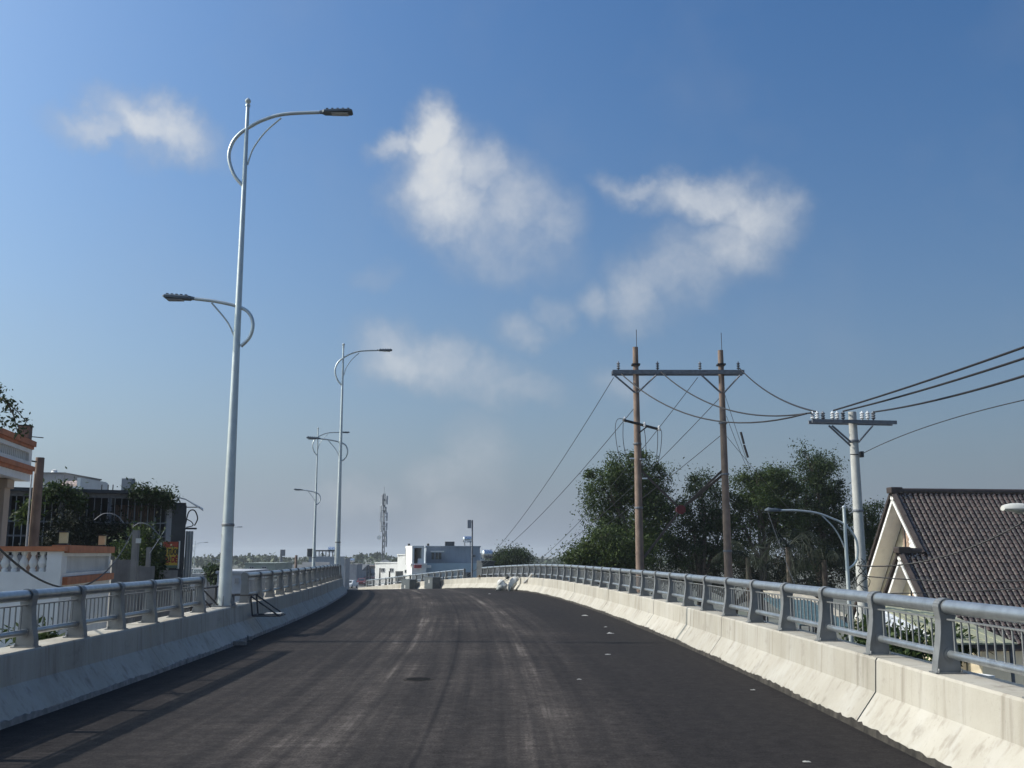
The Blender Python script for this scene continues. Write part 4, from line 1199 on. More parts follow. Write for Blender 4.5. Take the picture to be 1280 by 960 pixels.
def goat_sign():
    Y = 36.6
    p0, p1 = at(199.5, 700, Y), at(222.5, 700, Y + .5)
    z0, z1 = at(210, 710, Y).z, at(210, 677, Y).z
    t = thing('restaurant_sign', 'yellow and red hand-lettered goat hotpot signboard hung below a pale sheet', 'sign', ((p0.x + p1.x) / 2, p0.y, z0))
    slab('panel', mat('sign_yellow', (.62, .40, .05), rough=.6, var=.1, vscale=2), t, p0, p1, .06, z0, z1)
    zs = z1 - (z1 - z0) * .22
    slab('top_band', mat('sign_red', (.40, .06, .03), rough=.6, var=.1), t, p0, p1, -.004, zs, z1 - .002)
    slab('bottom_band', mat('sign_green', (.10, .16, .12), rough=.6, var=.1), t, p0, p1, -.004, z0 + .002, z0 + (z1 - z0) * .10)
    d = (p1 - p0); w = math.hypot(d.x, d.y); ang = math.atan2(d.y, d.x)
    def text(body, zc, h, col, wfit):
        cu = bpy.data.curves.new('lettering', 'FONT'); cu.body = body; cu.size = h; cu.align_x = 'CENTER'; cu.align_y = 'CENTER'; cu.extrude = .004; cu.offset = .012
        tmp = bpy.data.objects.new('tmp', cu); COL.objects.link(tmp)
        bpy.context.view_layer.update()
        me = bpy.data.meshes.new_from_object(tmp.evaluated_get(bpy.context.evaluated_depsgraph_get()))
        bpy.data.objects.remove(tmp)
        xs = [v.co.x for v in me.vertices]; cw = max(xs) - min(xs)
        me.materials.clear(); me.materials.append(col)
        c = (p0 + p1) / 2
        nn = Vector((d.y, -d.x, 0)).normalized()
        m = Matrix.Translation((c.x + nn.x * .012, c.y + nn.y * .012, zc)) @ Matrix.Rotation(ang, 4, 'Z') @ Matrix.Rotation(math.pi / 2, 4, 'X') @ Matrix.Diagonal((wfit / cw, 1, 1, 1))
        place(me, 'lettering', m, t)
    H = z1 - z0
    text('DÊ TƯƠI', z1 - H * .40, H * .30, mat('sign_black', (.02, .02, .02), rough=.6), w * .92)
    text('LẨU DÊ', z1 - H * .70, H * .30, mat('sign_deep_red', (.30, .02, .02), rough=.6), w * .92)
    for e, p in ((-1, p0), (1, p1)):
        MB().box((p.x, p.y + .02, (z0 + z1) / 2), (.05, .09, H + .06), ang).build('sign_frame', LAMP_STEEL, t)
    return t
goat_sign()
cable(at(-30, 655, 12), at(166, 664, 29.9), 1.15, .016, 'thick black cable drooping before the white terrace', n=30)
# roofs beyond the barred building
p0, p1 = at(52, 590, 44), at(80, 591, 44)
t = thing('grey_roof_house', 'plain grey rendered stair tower behind the barred restaurant', 'building', (p0.x, p0.y, GROUND))
slab('wall', GREYW, t, p0, p1, 4, GROUND, at(60, 592, 44).z)
slab('coping', mat('coping_dark', (.2, .2, .2), rough=.9), t, p0 - Vector((.05, .06, 0)), p1 + Vector((.05, -.06, 0)), 4.1, at(60, 592, 44).z, at(60, 590.5, 44).z)
MB().lathe((at(68, 590, 45.5).x, 45.5, at(60, 590.5, 44).z), [(.16, 0), (.16, .12), (.12, .16), (.12, .22), (.03, .25)], 10).build('roof_vent', WHITE, t, True)
p0, p1 = at(80, 600, 43), at(101, 599, 43.0)
t = thing('white_parapet_roof', 'white roof parapet with a heap of pale sacks behind the barred restaurant', 'building', (p0.x, p0.y, GROUND))
slab('wall', WHITE, t, p0, p1, 3, GROUND, at(90, 608, 43).z)
slab('parapet', WHITE, t, p0 + Vector((0, 2.8, 0)), p1 + Vector((0, 2.8, 0)), .15, at(90, 608, 43).z, at(90, 598, 43).z)
slab('parapet', WHITE, t, p1 - Vector((.15, 0, 0)), p1, 2.8, at(90, 608, 43).z, at(90, 597, 43).z)
for i in range(6):
    c = at(82 + i * 2.8, 606 - (i % 2) * 2, 44)
    s_ = MB().lathe((c.x, c.y, c.z - .15), [(.05, 0), (.22, .03), (.26, .10), (.2, .2), (.06, .26)], 9)
    s_.build('sack', mat('sack_pale', (.45, .36, .33), rough=.9, var=.2), t, True)

# ------------------------------------------------------------------ right: house with the steep dark tiled roof
def tiled_house():
    AP = at(1116, 616, 40.0)
    dx = Vector((.992, .126, 0)); dn = Vector((.126, -.992, 0))          # along the ridge / down the near slope
    t = thing('tiled_house', 'cream house with steep dark brown tiled roof and white gables', 'house', (AP.x + 4, AP.y, GROUND))
    pitch = R(52.0); cs, sn = math.cos(pitch), math.sin(pitch)
    L_ = 13.0; SL = 7.2
    TILE = mat('brown_roof_tile', (.058, .037, .028), rough=.24, var=.3, vscale=6, spec=.75, island=.4)
    RIDGE = mat('ridge_tile', (.045, .034, .030), rough=.5, var=.25, vscale=5)
    def tiles(apex, length, slope, parent, name='tile_course', near=True, x_of=None, ncol=None):
        """real barrel tiles, laid in courses"""
        s_ = dn if near else -dn
        down = s_ * cs + Vector((0, 0, -sn)); up = s_ * sn + Vector((0, 0, cs))
        tw, tl = .225, .185
        nx, ny = ncol or int(length / tw), int(slope / tl)
        base = MB()
        for j in range(ny):
            for i in range(nx):
                if x_of and not x_of(i * tw, j * tl): continue
                o = apex + dx * (i * tw) + down * (j * tl)
                w = tw * .96; jt = random.uniform(-.05, .05); jz = random.uniform(-.004, .006)
                row = []
                for k, (u, h) in enumerate(((0, .0), (.16, .050), (.5, .080), (.84, .050), (1, .0))):
                    row.append(o + dx * (w * u) + up * (h + .004 + jz + jt * w * (u - .5)))
                row2 = [p + down * (tl * 1.02) + up * .022 for p in row]
                b0 = len(base.v)
                base.v += [tuple(p) for p in row + row2]
                base.f += [(b0 + k, b0 + k + 1, b0 + k + 6, b0 + k + 5) for k in range(4)]
                # lip at the lower end
                lip = [p - up * .03 for p in row2]
                b1 = len(base.v); base.v += [tuple(p) for p in lip]
                base.f += [(b0 + 5 + k, b0 + 6 + k, b1 + k + 1, b1 + k) for k in range(4)]
        o = stuff(base.build(name, TILE, parent, True))
        return o
    def gable(apex, length, slope, side_slope, body_depth, nm, tile_filter=None, near_trim=None):
        down_n = dn * cs + Vector((0, 0, -sn)); down_f = -dn * cs + Vector((0, 0, -sn))
        upn = dn * sn + Vector((0, 0, cs)); upf = -dn * sn + Vector((0, 0, cs))
        m = MB()
        a = apex - upn * .03
        roofm = mat('roof_under', (.05, .04, .036), rough=.8)
        r = m.hexa([a - upn * .10, a + dx * length - upn * .10, a + dx * length + down_n * slope - upn * .10, a + down_n * slope - upn * .10], [a, a + dx * length, a + dx * length + down_n * slope, a + down_n * slope]).build('roof', roofm, t)
        m = MB(); a2 = apex - upf * .03
        m.hexa([a2 - upf * .10, a2 + dx * length - upf * .10, a2 + dx * length + down_f * side_slope - upf * .10, a2 + down_f * side_slope - upf * .10], [a2, a2 + dx * length, a2 + dx * length + down_f * side_slope, a2 + down_f * side_slope]).build('roof', roofm, t)
        tiles(apex + dx * (.12 if nm == 'main' else .07), length - .1, slope, r, x_of=tile_filter, ncol=None if nm == 'main' else 4)
        # ridge cap, verge tiles and white barge boards
        m = MB()
        m.tube([apex - dx * .08 + Vector((0, 0, .06)), apex + dx * length + Vector((0, 0, .06))], .13, 10)
        rc = m.build('ridge_cap', RIDGE, r, True)
        MB().box(apex + dx * .08 + Vector((0, 0, .10)), (.5, .40, .24), math.atan2(dx.y, dx.x)).build('ridge_end', RIDGE, r, False, .03)
        vm = MB().prism([Vector((-.10, 0, 0)), Vector((.14, 0, 0)), Vector((.14, 0, .10)), Vector((.02, 0, .16)), Vector((-.10, 0, .10))], (0, .30, 0)).mesh('verge_tile', RIDGE)
        for dd, uu, sl in ((down_n, upn, near_trim or slope), (down_f, upf, side_slope)):
            rot = Matrix((dx, dd, uu if dx.cross(dd).dot(uu) > 0 else uu)).transposed().to_4x4()
            k = 0.12
            while k < sl - .2:
                place(vm, 'verge_tile', Matrix.Translation(apex + dd * k + uu * (.0 + .012 * (int(k / .29) % 2))) @ rot, r); k += .295
            bb = MB()
            p = apex - dx * .06
            bb.hexa([p - uu * .24, p + dx * .05 - uu * .24, p + dx * .05 - uu * .24 + dd * sl, p - uu * .24 + dd * sl], [p - uu * .135, p + dx * .05 - uu * .135, p + dx * .05 - uu * .135 + dd * sl, p - uu * .135 + dd * sl])
            bb.build('barge_board', WHITE, r)
            so = MB()
            so.hexa([p - uu * .19 + dx * .055, p + dx * .75 - uu * .19, p + dx * .75 - uu * .19 + dd * sl, p - uu * .19 + dx * .055 + dd * sl], [p - uu * .14 + dx * .055, p + dx * .75 - uu * .14, p + dx * .75 - uu * .14 + dd * sl, p - uu * .14 + dx * .055 + dd * sl])
            so.build('soffit', WHITE, r)
        return r
    main = gable(AP, L_, SL, SL, 6, 'main', None, 3.0)
    # gable wall, set back under the overhang
    w0 = AP + dx * .72
    hw = SL * cs; zw = AP.z - SL * sn
    m = MB()
    apx = w0 - Vector((0, 0, .28))
    poly = [apx, apx + dn * (hw - .35) + Vector((0, 0, -(hw - .35) * sn / cs)), Vector(((apx + dn * (hw - .35)).x, (apx + dn * (hw - .35)).y, GROUND)), Vector(((apx - dn * (hw - .35)).x, (apx - dn * (hw - .35)).y, GROUND)), apx - dn * (hw - .35) + Vector((0, 0, -(hw - .35) * sn / cs))]
    m.prism(poly, dx * (L_ - 2)).build('wall', CREAM, t)
    # horizontal siding on the gable
    z = apx.z - 1.5; i = 0
    while z > apx.z - 4.6:
        half = (apx.z - z) * cs / sn - .25
        c = w0 - dx * .02
        MB().box((c.x + dn.x * (-half * .55), c.y + dn.y * (-half * .55), z), (.035, half * .9, .25), math.atan2(dx.y, dx.x)).build('siding_board', CREAM, t)
        z -= .28; i += 1
    # pebble-stone panel and arched white attic window
    PEB = mat('pebble_panel', (.36, .26, .20), rough=.9, var=.5, vscale=9, bump=1.0, bscale=14)
    c = w0 - dx * .05 + Vector((0, 0, -1.75))
    MB().box((c.x - dn.x * .05, c.y - dn.y * .05, c.z - .45), (.06, 1.15, 2.1), math.atan2(dx.y, dx.x)).build('pebble_panel', PEB, t)
    m = MB()
    pts = []
    for k in range(9):
        a = math.pi * k / 8
        pts.append(Vector((math.cos(a) * .42, 0, math.sin(a) * .42)))
    pts = [Vector((.42, 0, -.95))] + pts + [Vector((-.42, 0, -.95))]
    cc = c + dn * .45 - dx * .06 + Vector((0, 0, .05))
    m.prism([cc + dn * p.x + Vector((0, 0, p.z)) for p in pts], -dx * .06)
    wn = m.build('attic_window', WHITE, t)
    for k in range(6):
        MB().box((cc.x - dx.x * .10, cc.y - dx.y * .10, cc.z - .8 + k * .2), (.03, .7, .13), math.atan2(dx.y, dx.x), 0, .3).build('louvre', WHITE, wn)
    MB().box((cc.x - dx.x * .12 - dn.x * .62, cc.y - dx.y * .12 - dn.y * .62, cc.z - .7), (.04, .05, 2.3), math.atan2(dx.y, dx.x)).build('downpipe', DARK_STEEL, t)
    # lower front gable
    AP2 = AP + dn * (3.0 * cs) - Vector((0, 0, 3.0 * sn)) - dx * .85
    gable(AP2, .86, SL - 3.0, 2.6, 3, 'front')
    q0 = AP2 + dx * .5 - Vector((0, 0, .28)); hw2 = 2.6 * cs - .25
    poly = [q0, q0 + dn * hw2 - Vector((0, 0, hw2 * sn / cs)), Vector(((q0 + dn * hw2).x, (q0 + dn * hw2).y, GROUND)), Vector(((q0 - dn * hw2).x, (q0 - dn * hw2).y, GROUND)), q0 - dn * hw2 - Vector((0, 0, hw2 * sn / cs))]
    MB().prism(poly, dx * 1.0).build('porch_wall', CREAM, t)
    c = q0 - dx * .04 + Vector((0, 0, -1.7))
    MB().box((c.x + dn.x * .35, c.y + dn.y * .35, c.z), (.05, .9, 2.0), math.atan2(dx.y, dx.x)).build('pebble_panel', PEB, t)
    MB().box((c.x - dn.x * .2, c.y - dn.y * .2, c.z), (.07, .05, 2.2), math.atan2(dx.y, dx.x)).build('downpipe', DARK_STEEL, t)
    # dark slate lean-to lower on the slope
    p = at(1205, 728, 38); q = at(1290, 735, 39.5)
    MB().hexa([p, q, q + Vector((.2, -1.2, -.9)), p + Vector((.2, -1.2, -.9))], [v + Vector((0, 0, .1)) for v in (p, q, q + Vector((.2, -1.2, -.9)), p + Vector((.2, -1.2, -.9)))]).build('dormer_roof', mat('dark_slate', (.04, .045, .045), rough=.7), t)
tiled_house()
ya = MB()  # pale ground sheet added to bounce sunlight up to the gable soffits
ya.add([(11.0, 26, GROUND + .012), (34, 26, GROUND + .012), (34, 52, GROUND + .012), (11.0, 52, GROUND + .012)], [(0, 1, 2, 3)])
struct(ya.build('bounce_yard', mat('bounce_yard_concrete', (.42, .40, .36), rough=.9, var=.12, vscale=.6, dirt_amt=.3)))

# yard things seen through the right railing
def canopy(name, label, cat, p0, p1, dep, drop, mt, legm, posts=True):
    t = thing(name, label, cat, ((p0.x + p1.x) / 2, p0.y, GROUND))
    k = 9
    for i in range(k):
        a, b = p0.lerp(p1, i / k), p0.lerp(p1, (i + .97) / k)
        bk = Vector((.1, dep, drop))
        MB().hexa([a, b, b + bk, a + bk], [v + Vector((0, 0, .03 + .01 * (i % 2))) for v in (a, b, b + bk, a + bk)]).build('roof_sheet', mt, t)
    for u in (0.03, .97):
        for e in (.05, .95):
            q = p0.lerp(p1, u) + Vector((.1, dep, drop)) * e
            MB().tube([(q.x, q.y, GROUND), (q.x, q.y, q.z)], .04, 6).build('post', legm, t)
    return t
canopy('yellow_canopy', 'yellowish-green sheet canopy below the railing in the house yard', 'canopy', at(1192, 806, 20), at(1272, 806, 21), 4.6, .55, mat('canopy_yellow', (.33, .33, .22), rough=.7, var=.12), GREY_STEEL)
canopy('white_canopy', 'white sheet canopy in the yard in front of the tiled house', 'canopy', at(1140, 800, 24), at(1192, 800, 25), 4.0, .5, mat('canopy_white', (.72, .73, .72), rough=.5, var=.08), GREY_STEEL)
canopy('teal_canopy', 'faded teal sheet canopy below the railing by the concrete pole', 'canopy', at(1000, 782, 26), at(1068, 786, 26.5), 4.0, .5, mat('canopy_teal', (.07, .12, .13), rough=.6, var=.15), GREY_STEEL)
canopy('tan_canopy', 'weathered tan sheet roof behind the teal canopy', 'canopy', at(1000, 770, 33), at(1062, 772, 33.5), 5.0, .6, mat('canopy_tan', (.50, .44, .34), rough=.7, var=.15), GREY_STEEL)
b0, b1 = at(1225, 860, 15.5), at(1240, 860, 15.6)
t = thing('gate_pillar', 'white square gate pillar just outside the railing above the yard', 'pillar', (b0.x, b0.y, GROUND))
slab('shaft', WHITE, t, b0, b1, .24, GROUND, at(1232, 850, 15.5).z)
slab('cap', WHITE, t, b0 - Vector((.04, .04, 0)), b1 + Vector((.04, -.04, 0)), .32, at(1232, 850, 15.5).z, at(1232, 845, 15.5).z)

# ------------------------------------------------------------------ far buildings beyond the crest
def far_house(name, label, x0, x1, ytop, Y, depth, mt, wins=(), skew=.0, roof=None, cat='building', yb=None):
    p0, p1 = at(x0, ytop, Y), at(x1, ytop, Y + skew * .12)
    t = thing(name, label, cat, (p0.x, p0.y, GROUND))
    rise = min(depth * .2, 1.5)
    if roof == 'gable': p0.z = p1.z = p0.z - rise
    zt = p0.z
    slab('wall', mt, t, p0, p1, depth, GROUND, zt)
    W = math.hypot(p1.x - p0.x, p1.y - p0.y)
    for (u0, u1, ya, yb_) in wins:
        window_on(t, p0, p1, u0 * W, u1 * W, at(x0, yb_, Y).z, at(x0, ya, Y).z, .06, GREYW)
    if roof == 'pyramid':
        d = (p1 - p0); d.z = 0; dn_ = d.normalized(); n = Vector((-dn_.y, dn_.x, 0))
        c = (p0 + p1) / 2 + n * depth / 2; e = .3
        q = [p0 - dn_ * e - n * e, p1 + dn_ * e - n * e, p1 + dn_ * e + n * (depth + e), p0 - dn_ * e + n * (depth + e)]
        m = MB(); m.add([tuple(v) for v in q] + [(c.x, c.y, zt + W * .32)], [(0, 1, 4), (1, 2, 4), (2, 3, 4), (3, 0, 4), (3, 2, 1, 0)])
        m.build('roof', mat('grey_roof', (.13, .14, .15), rough=.8), t)
    elif roof == 'gable':
        d = (p1 - p0).normalized(); n = Vector((-d.y, d.x, 0))
        q = [p0 - n * .4, p1 - n * .4, p1 + n * (depth + .4), p0 + n * (depth + .4)]
        rz = Vector((0, 0, rise)); a, b = p0 + n * depth / 2 + rz, p1 + n * depth / 2 + rz
        m = MB(); m.add([tuple(v) for v in q + [a, b]], [(0, 1, 5, 4), (2, 3, 4, 5), (1, 2, 5), (3, 0, 4), (3, 2, 1, 0)])
        m.build('roof', mat('sheet_roof', (.12, .125, .13), rough=.7, var=.25, vscale=1), t)
    else:
        slab('coping', mt, t, p0 - Vector((.1, .1, 0)), p1 + Vector((.1, -.1, 0)), depth + .2, zt, zt + .15)
    return t, p0, p1, zt
BLUEG = mat('blue_grey_wall', (.27, .31, .36), rough=.85, var=.08, vscale=.5, streak=.25)
BLUEL = mat('pale_blue_wall', (.33, .42, .48), rough=.85, var=.08, vscale=.5)
def far_group():
    # grey three-storey house
    t, p0, p1, zt = far_house('blue_grey_house', 'three-storey blue-grey house with a water tank behind the far railing', 533, 600, 684, 118, 14, BLUEG, ((.86, .92, 693, 697),), 8)
    slab('lower_wall', BLUEL, t, at(533, 700, 117.2), at(599, 702, 117.9), .5, GROUND, at(533, 704, 117.5).z)
    window_on(t, at(533, 700, 117.2), at(599, 702, 117.9), 4.1, 5.2, at(575, 722, 117.5).z, at(575, 715, 117.5).z, .06, GREYW)
    tk = at(586, 683, 124); tank((tk.x, tk.y - 4, zt + .05), t, 1.15, .38, True, .2)
    tk = at(562, 684, 121); MB().box((tk.x, tk.y, zt + .4), (1.1, 1.4, .55), .1).build('roof_shed', DARKW, t)
    # its white-framed loggia on the left
    t2, q0, q1, z2 = far_house('loggia_house', 'white-framed open loggia block beside the blue-grey house', 515, 533, 706, 116, 12, WHITE, (), 2)
    a, b = at(515, 700, 116), at(530, 700, 116.5); z3 = at(515, 685, 116).z
    d = (b - a).normalized(); n = Vector((-d.y, d.x, 0))
    slab('frame_side', WHITE, t2, a, a + d * .25, 3, z2, z3)
    slab('frame_side', WHITE, t2, b - d * .25, b, 3, z2, z3)
    slab('frame_top', WHITE, t2, a, b, 3, z3, z3 + .25)
    slab('recess', mat('recess_grey', (.10, .10, .11), rough=.9), t2, a + n * 2.8, b + n * 2.8, .2, z2, z3)
    slab('balcony_front', WHITE, t2, a + d * .7, b - d * .25, .1, z2, z2 + .7)
    slab('shop_banner', mat('banner_red', (.35, .04, .05), rough=.6), t2, at(518, 708, 115.6), at(527, 708, 115.9), .1, at(520, 710, 115.6).z, at(520, 706, 115.6).z)
    # balcony volume on the grey house
    a, b = at(538, 700, 116.9), at(555, 700, 117.0)
    slab('balcony_canopy', WHITE, t, a, b, .8, at(538, 690, 117).z, at(538, 688.5, 117).z)
    for px in (541, 546, 550):
        q = at(px, 697, 117.3); MB().box((q.x, q.y, at(px, 695, 117.3).z), (.3, .1, .75), .1).build('balcony_window', GLASS, t)
    for px in (533, 537):
        q = at(px, 708, 116.6)
        MB().box((q.x, q.y, q.z), (.36, .2, .3)).build('shop_window', WHITE, t)
    # white factory
    far_house('white_workshop', 'long white workshop with a small grey pyramid roof under the telecom mast', 469, 500, 704, 152, 20, WHITE, ((.25, .4, 710, 715), (.6, .75, 710, 715)), -22)
    tt, a, b, z = far_house('pyramid_roof_hut', 'grey pyramid-roofed stair hut on the white workshop', 474, 488, 703.5, 152, 4, WHITE, (), 1, 'pyramid')
    tt, a, b, z = far_house('white_tall_block', 'plain white block next to the workshop behind the far twin poles', 497, 516, 694, 142, 15, WHITE, ((.5, .75, 712, 716),), -16)
    slab('shed_front', mat('shed_grey', (.16, .15, .14), rough=.9), tt, at(495, 714, 132), at(504, 714, 132.3), .5, GROUND, at(495, 714, 132).z)
    # water tank stand right of the mast
    tt, a, b, z = far_house('tank_roof_hut', 'dark low roof hut carrying a shiny steel water tank', 603, 618, 703, 100, 8, DARKW, (), 1)
    tk = at(609, 702, 101); tank((tk.x, tk.y, z - .1), tt, 1.1, .42, True, .3)
    # left of the bend
    tt, a, b, z = far_house('tank_house', 'pale blue-grey house with rooftop tank and dark railing beyond the railing bend', 386, 420, 697, 150, 12, BLUEG, (), 2)
    for i in range(9):
        q = a.lerp(b, i / 8); MB().box((q.x, q.y, z + .55), (.12, .12, 1.0)).build('rail_post', DARK_STEEL, tt)
    slab('roof_rail', DARK_STEEL, tt, a, b, .1, z + .9, z + 1.1)
    tk = at(415, 697, 153); tank((tk.x, tk.y, z + .2), tt, 1.4, .45)
    slab('roof_sign', DARKW, tt, at(384, 697, 149.5), at(391, 697, 149.8), .3, z + .15, z + 1.3)
    far_house('dark_gable_roof', 'dark sheet-roofed shed just beyond the left railing', 374, 410, 703, 95, 9, DARKW, (), 3, 'gable')
    far_house('long_shed', 'long low shed with grey sheet roof by the parked cars', 427, 452, 706, 245, 22, GREYW, (), 0, 'gable')
    far_house('low_shed', 'small pale shed beyond the long grey-roofed shed', 451, 469, 709, 255, 14, GREYW, ((.2, .4, 716, 720), (.6, .8, 716, 720)), 0, 'gable')
    tt, a, b, z = far_house('slim_tower_house', 'slim grey house top next to the second lamp post', 427, 432, 699, 180, 5, GREYW, ((.3, .7, 702, 705),), 0)
    tt, a, b, z = far_house('tank_top_house', 'low house with a small white tank above the long shed', 437, 446, 706, 210, 8, GREYW)
    tk = at(440, 706, 212); tank((tk.x, tk.y, z), tt, 1.1, .4)
    far_house('white_lane_house', 'white narrow house seen between the first lamp and the railing end', 262, 274, 716, 70, 8, WHITE, ((.2, .45, 720, 726), (.6, .85, 720, 726)), 0)
    far_house('pale_grey_block', 'plain pale grey block behind the first lamp pole', 272, 303, 717, 62, 9, mat('pale_grey', (.34, .36, .40), rough=.9, var=.1), ((.7, .85, 722, 730),), 1)
    tt, a, b, z = far_house('roof_fence_house', 'low house with slanting white fence bars on its roof edge', 240, 259, 720, 66, 8, GREYW)
    for i in range(10):
        q = a.lerp(b, i / 9); MB().tube([(q.x, q.y, z), (q.x + .12, q.y, z + .42)], .02, 5).build('fence_bar', LAMP_STEEL, tt)
    MB().tube([(a.x + .1, a.y, z + .42), (b.x + .12, b.y, z + .42)], .02, 5).build('fence_rail', LAMP_STEEL, tt)
    # sheds glimpsed along the horizon
    rr = random.Random(4)
    fills = [(306, 345, 705, 130), (330, 372, 706, 150), (447, 470, 708, 260), (618, 660, 707, 150), (655, 712, 708, 165), (470, 500, 707, 300), (205, 262, 712, 160), (430, 442, 707, 330), (455, 466, 706, 380)]
    names = ['green-grey', 'pale', 'brown', 'white', 'bluish', 'sandy', 'dull grey', 'pinkish', 'smoky']
    for i, (x0, x1, y, Y) in enumerate(fills):
        cols = [(.25, .28, .25), (.45, .45, .44), (.28, .22, .18), (.55, .55, .55), (.26, .31, .36), (.42, .37, .30), (.3, .3, .3), (.42, .33, .31), (.22, .23, .25)][i]
        far_house('distant_house', names[i] + ' far-off house low on the skyline beyond the bridge', x0, x1, y, Y, 10, mat('far_%d' % i, cols, rough=.9, var=.1, vscale=.4), ((.15, .3, y + 3, y + 6), (.55, .7, y + 3, y + 6)), 0, 'gable' if i % 2 else None)
far_group()

# telecom mast
def mast():
    Y = 175.0
    b = at(478.5, 700, Y); zt = at(479.5, 617, Y).z
    t = thing('telecom_mast', 'tall dark telecom mast stacked with antennas above the white workshop', 'mast', (b.x, b.y, GROUND))
    m = MB()
    for a in range(3):
        o = Vector((math.cos(a * 2.09) * .2, math.sin(a * 2.09) * .2, 0))
        m.tube([Vector((b.x, b.y, GROUND)) + o * 1.3, Vector((b.x, b.y, zt)) + o * .8], .075, 6)
    m.build('leg_frame', GREY_STEEL, t)
    lat = MB(); z = GROUND
    k = 0
    while z < zt - 1:
        for a in range(3):
            o = Vector((math.cos(a * 2.09) * .21, math.sin(a * 2.09) * .21, 0)); o2 = Vector((math.cos((a + 1) * 2.09) * .21, math.sin((a + 1) * 2.09) * .21, 0))
            lat.tube([Vector((b.x, b.y, z)) + o, Vector((b.x, b.y, z + 1.0)) + o2], .035, 4)
        z += 1.0; k += 1
    lat.build('lattice', GREY_STEEL, t)
    rr = random.Random(9)
    for zz, n in ((619, 3), (632, 2), (640, 3), (652, 2), (664, 1), (671, 1)):
        zc = at(479, zz + 6, Y).z
        for a in range(n):
            an = a * 2.09 + rr.uniform(0, 1.2); rad = .55
            p = Vector((b.x + math.cos(an) * rad, b.y + math.sin(an) * rad, zc))
            an_ = MB().box(p, (.26, .2, rr.uniform(1.2, 2.0)), an).build('antenna_panel', mat('antenna_grey', (.34, .36, .39), rough=.6), t)
            MB().tube([(b.x, b.y, zc), p], .05, 5).build('antenna_arm', GREY_STEEL, an_)
    p = Vector((b.x - .6, b.y - .6, at(478, 672, Y).z))
    MB().tube([p - Vector((0, .25, 0)), p + Vector((0, .1, 0))], [.38, .1], 12).build('dish', WHITE, t, True)
    MB().tube([(b.x, b.y, zt), (b.x, b.y, zt + 1.2)], .03, 5).build('lightning_rod', GREY_STEEL, t)
mast()
# small mast far left and the far twin-pole frame
b = at(351, 705, 260)
t = thing('distant_mast', 'thin far-off radio mast on the skyline before the lamp bases', 'mast', (b.x, b.y, GROUND))
MB().tube([(b.x, b.y, GROUND), (b.x, b.y, at(351, 687, 260).z)], [.5, .25], 6).build('pole', GREY_STEEL, t)
MB().box((b.x + .4, b.y, at(351, 691, 260).z), (1.1, .8, 1.6)).build('antenna_panel', GREY_STEEL, t)
x = at(370, 705, 88)
tag(MB().tube([(x.x, x.y, GROUND), (x.x, x.y, at(370, 694, 88).z)], [.16, .11], 8).build('short_pole', POLE_BROWN), 'short dark pole stub rising behind the left railing before the second lamp', 'pole')
def far_frame():
    t = thing('far_power_frame', 'distant dark twin-pole frame with transformer box before the white blocks', 'power pole', (at(523, 700, FY).x, FY, GROUND))
    for px in (511, 535):
        x = at(px, 690, FY).x
        MB().tube([(x, FY, GROUND), (x, FY, at(px, 679.5, FY).z)], [.24, .17], 8).build('pole', DARK_STEEL, t, True)
    z = at(523, 695.5, FY).z
    MB().box((at(523, 695, FY).x, FY, z), (at(541, 695, FY).x - at(504, 695, FY).x, .2, .2)).build('crossarm', DARK_STEEL, t)
    for e in ((505, 696, 511, 701), (517, 696, 511, 701), (529, 696, 535, 701), (541, 696, 535, 701)):
        MB().tube([at(e[0], e[1], FY), at(e[2], e[3], FY)], .06, 5).build('brace', DARK_STEEL, t)
    c = at(512.5, 697, FY - .5)
    MB().box(c, (.8, .7, 1.1)).build('transformer', GREY_STEEL, t)
    MB().box(at(511, 688, FY - .3), (.5, .4, 1.3)).build('fuse_box', GREY_STEEL, t)
far_frame()
for px, y0, Y in ((475, 710, 140), (487, 714, 120), (459, 708, 210), (463, 710, 190)):
    p = at(px, y0, Y)
    tag(MB().tube([(p.x, p.y, GROUND), (p.x, p.y, p.z)], [.14, .09], 6).build('utility_pole', DARK_STEEL), 'thin distant utility pole among the sheds beyond the far railing', 'utility pole', 'distant utility poles')
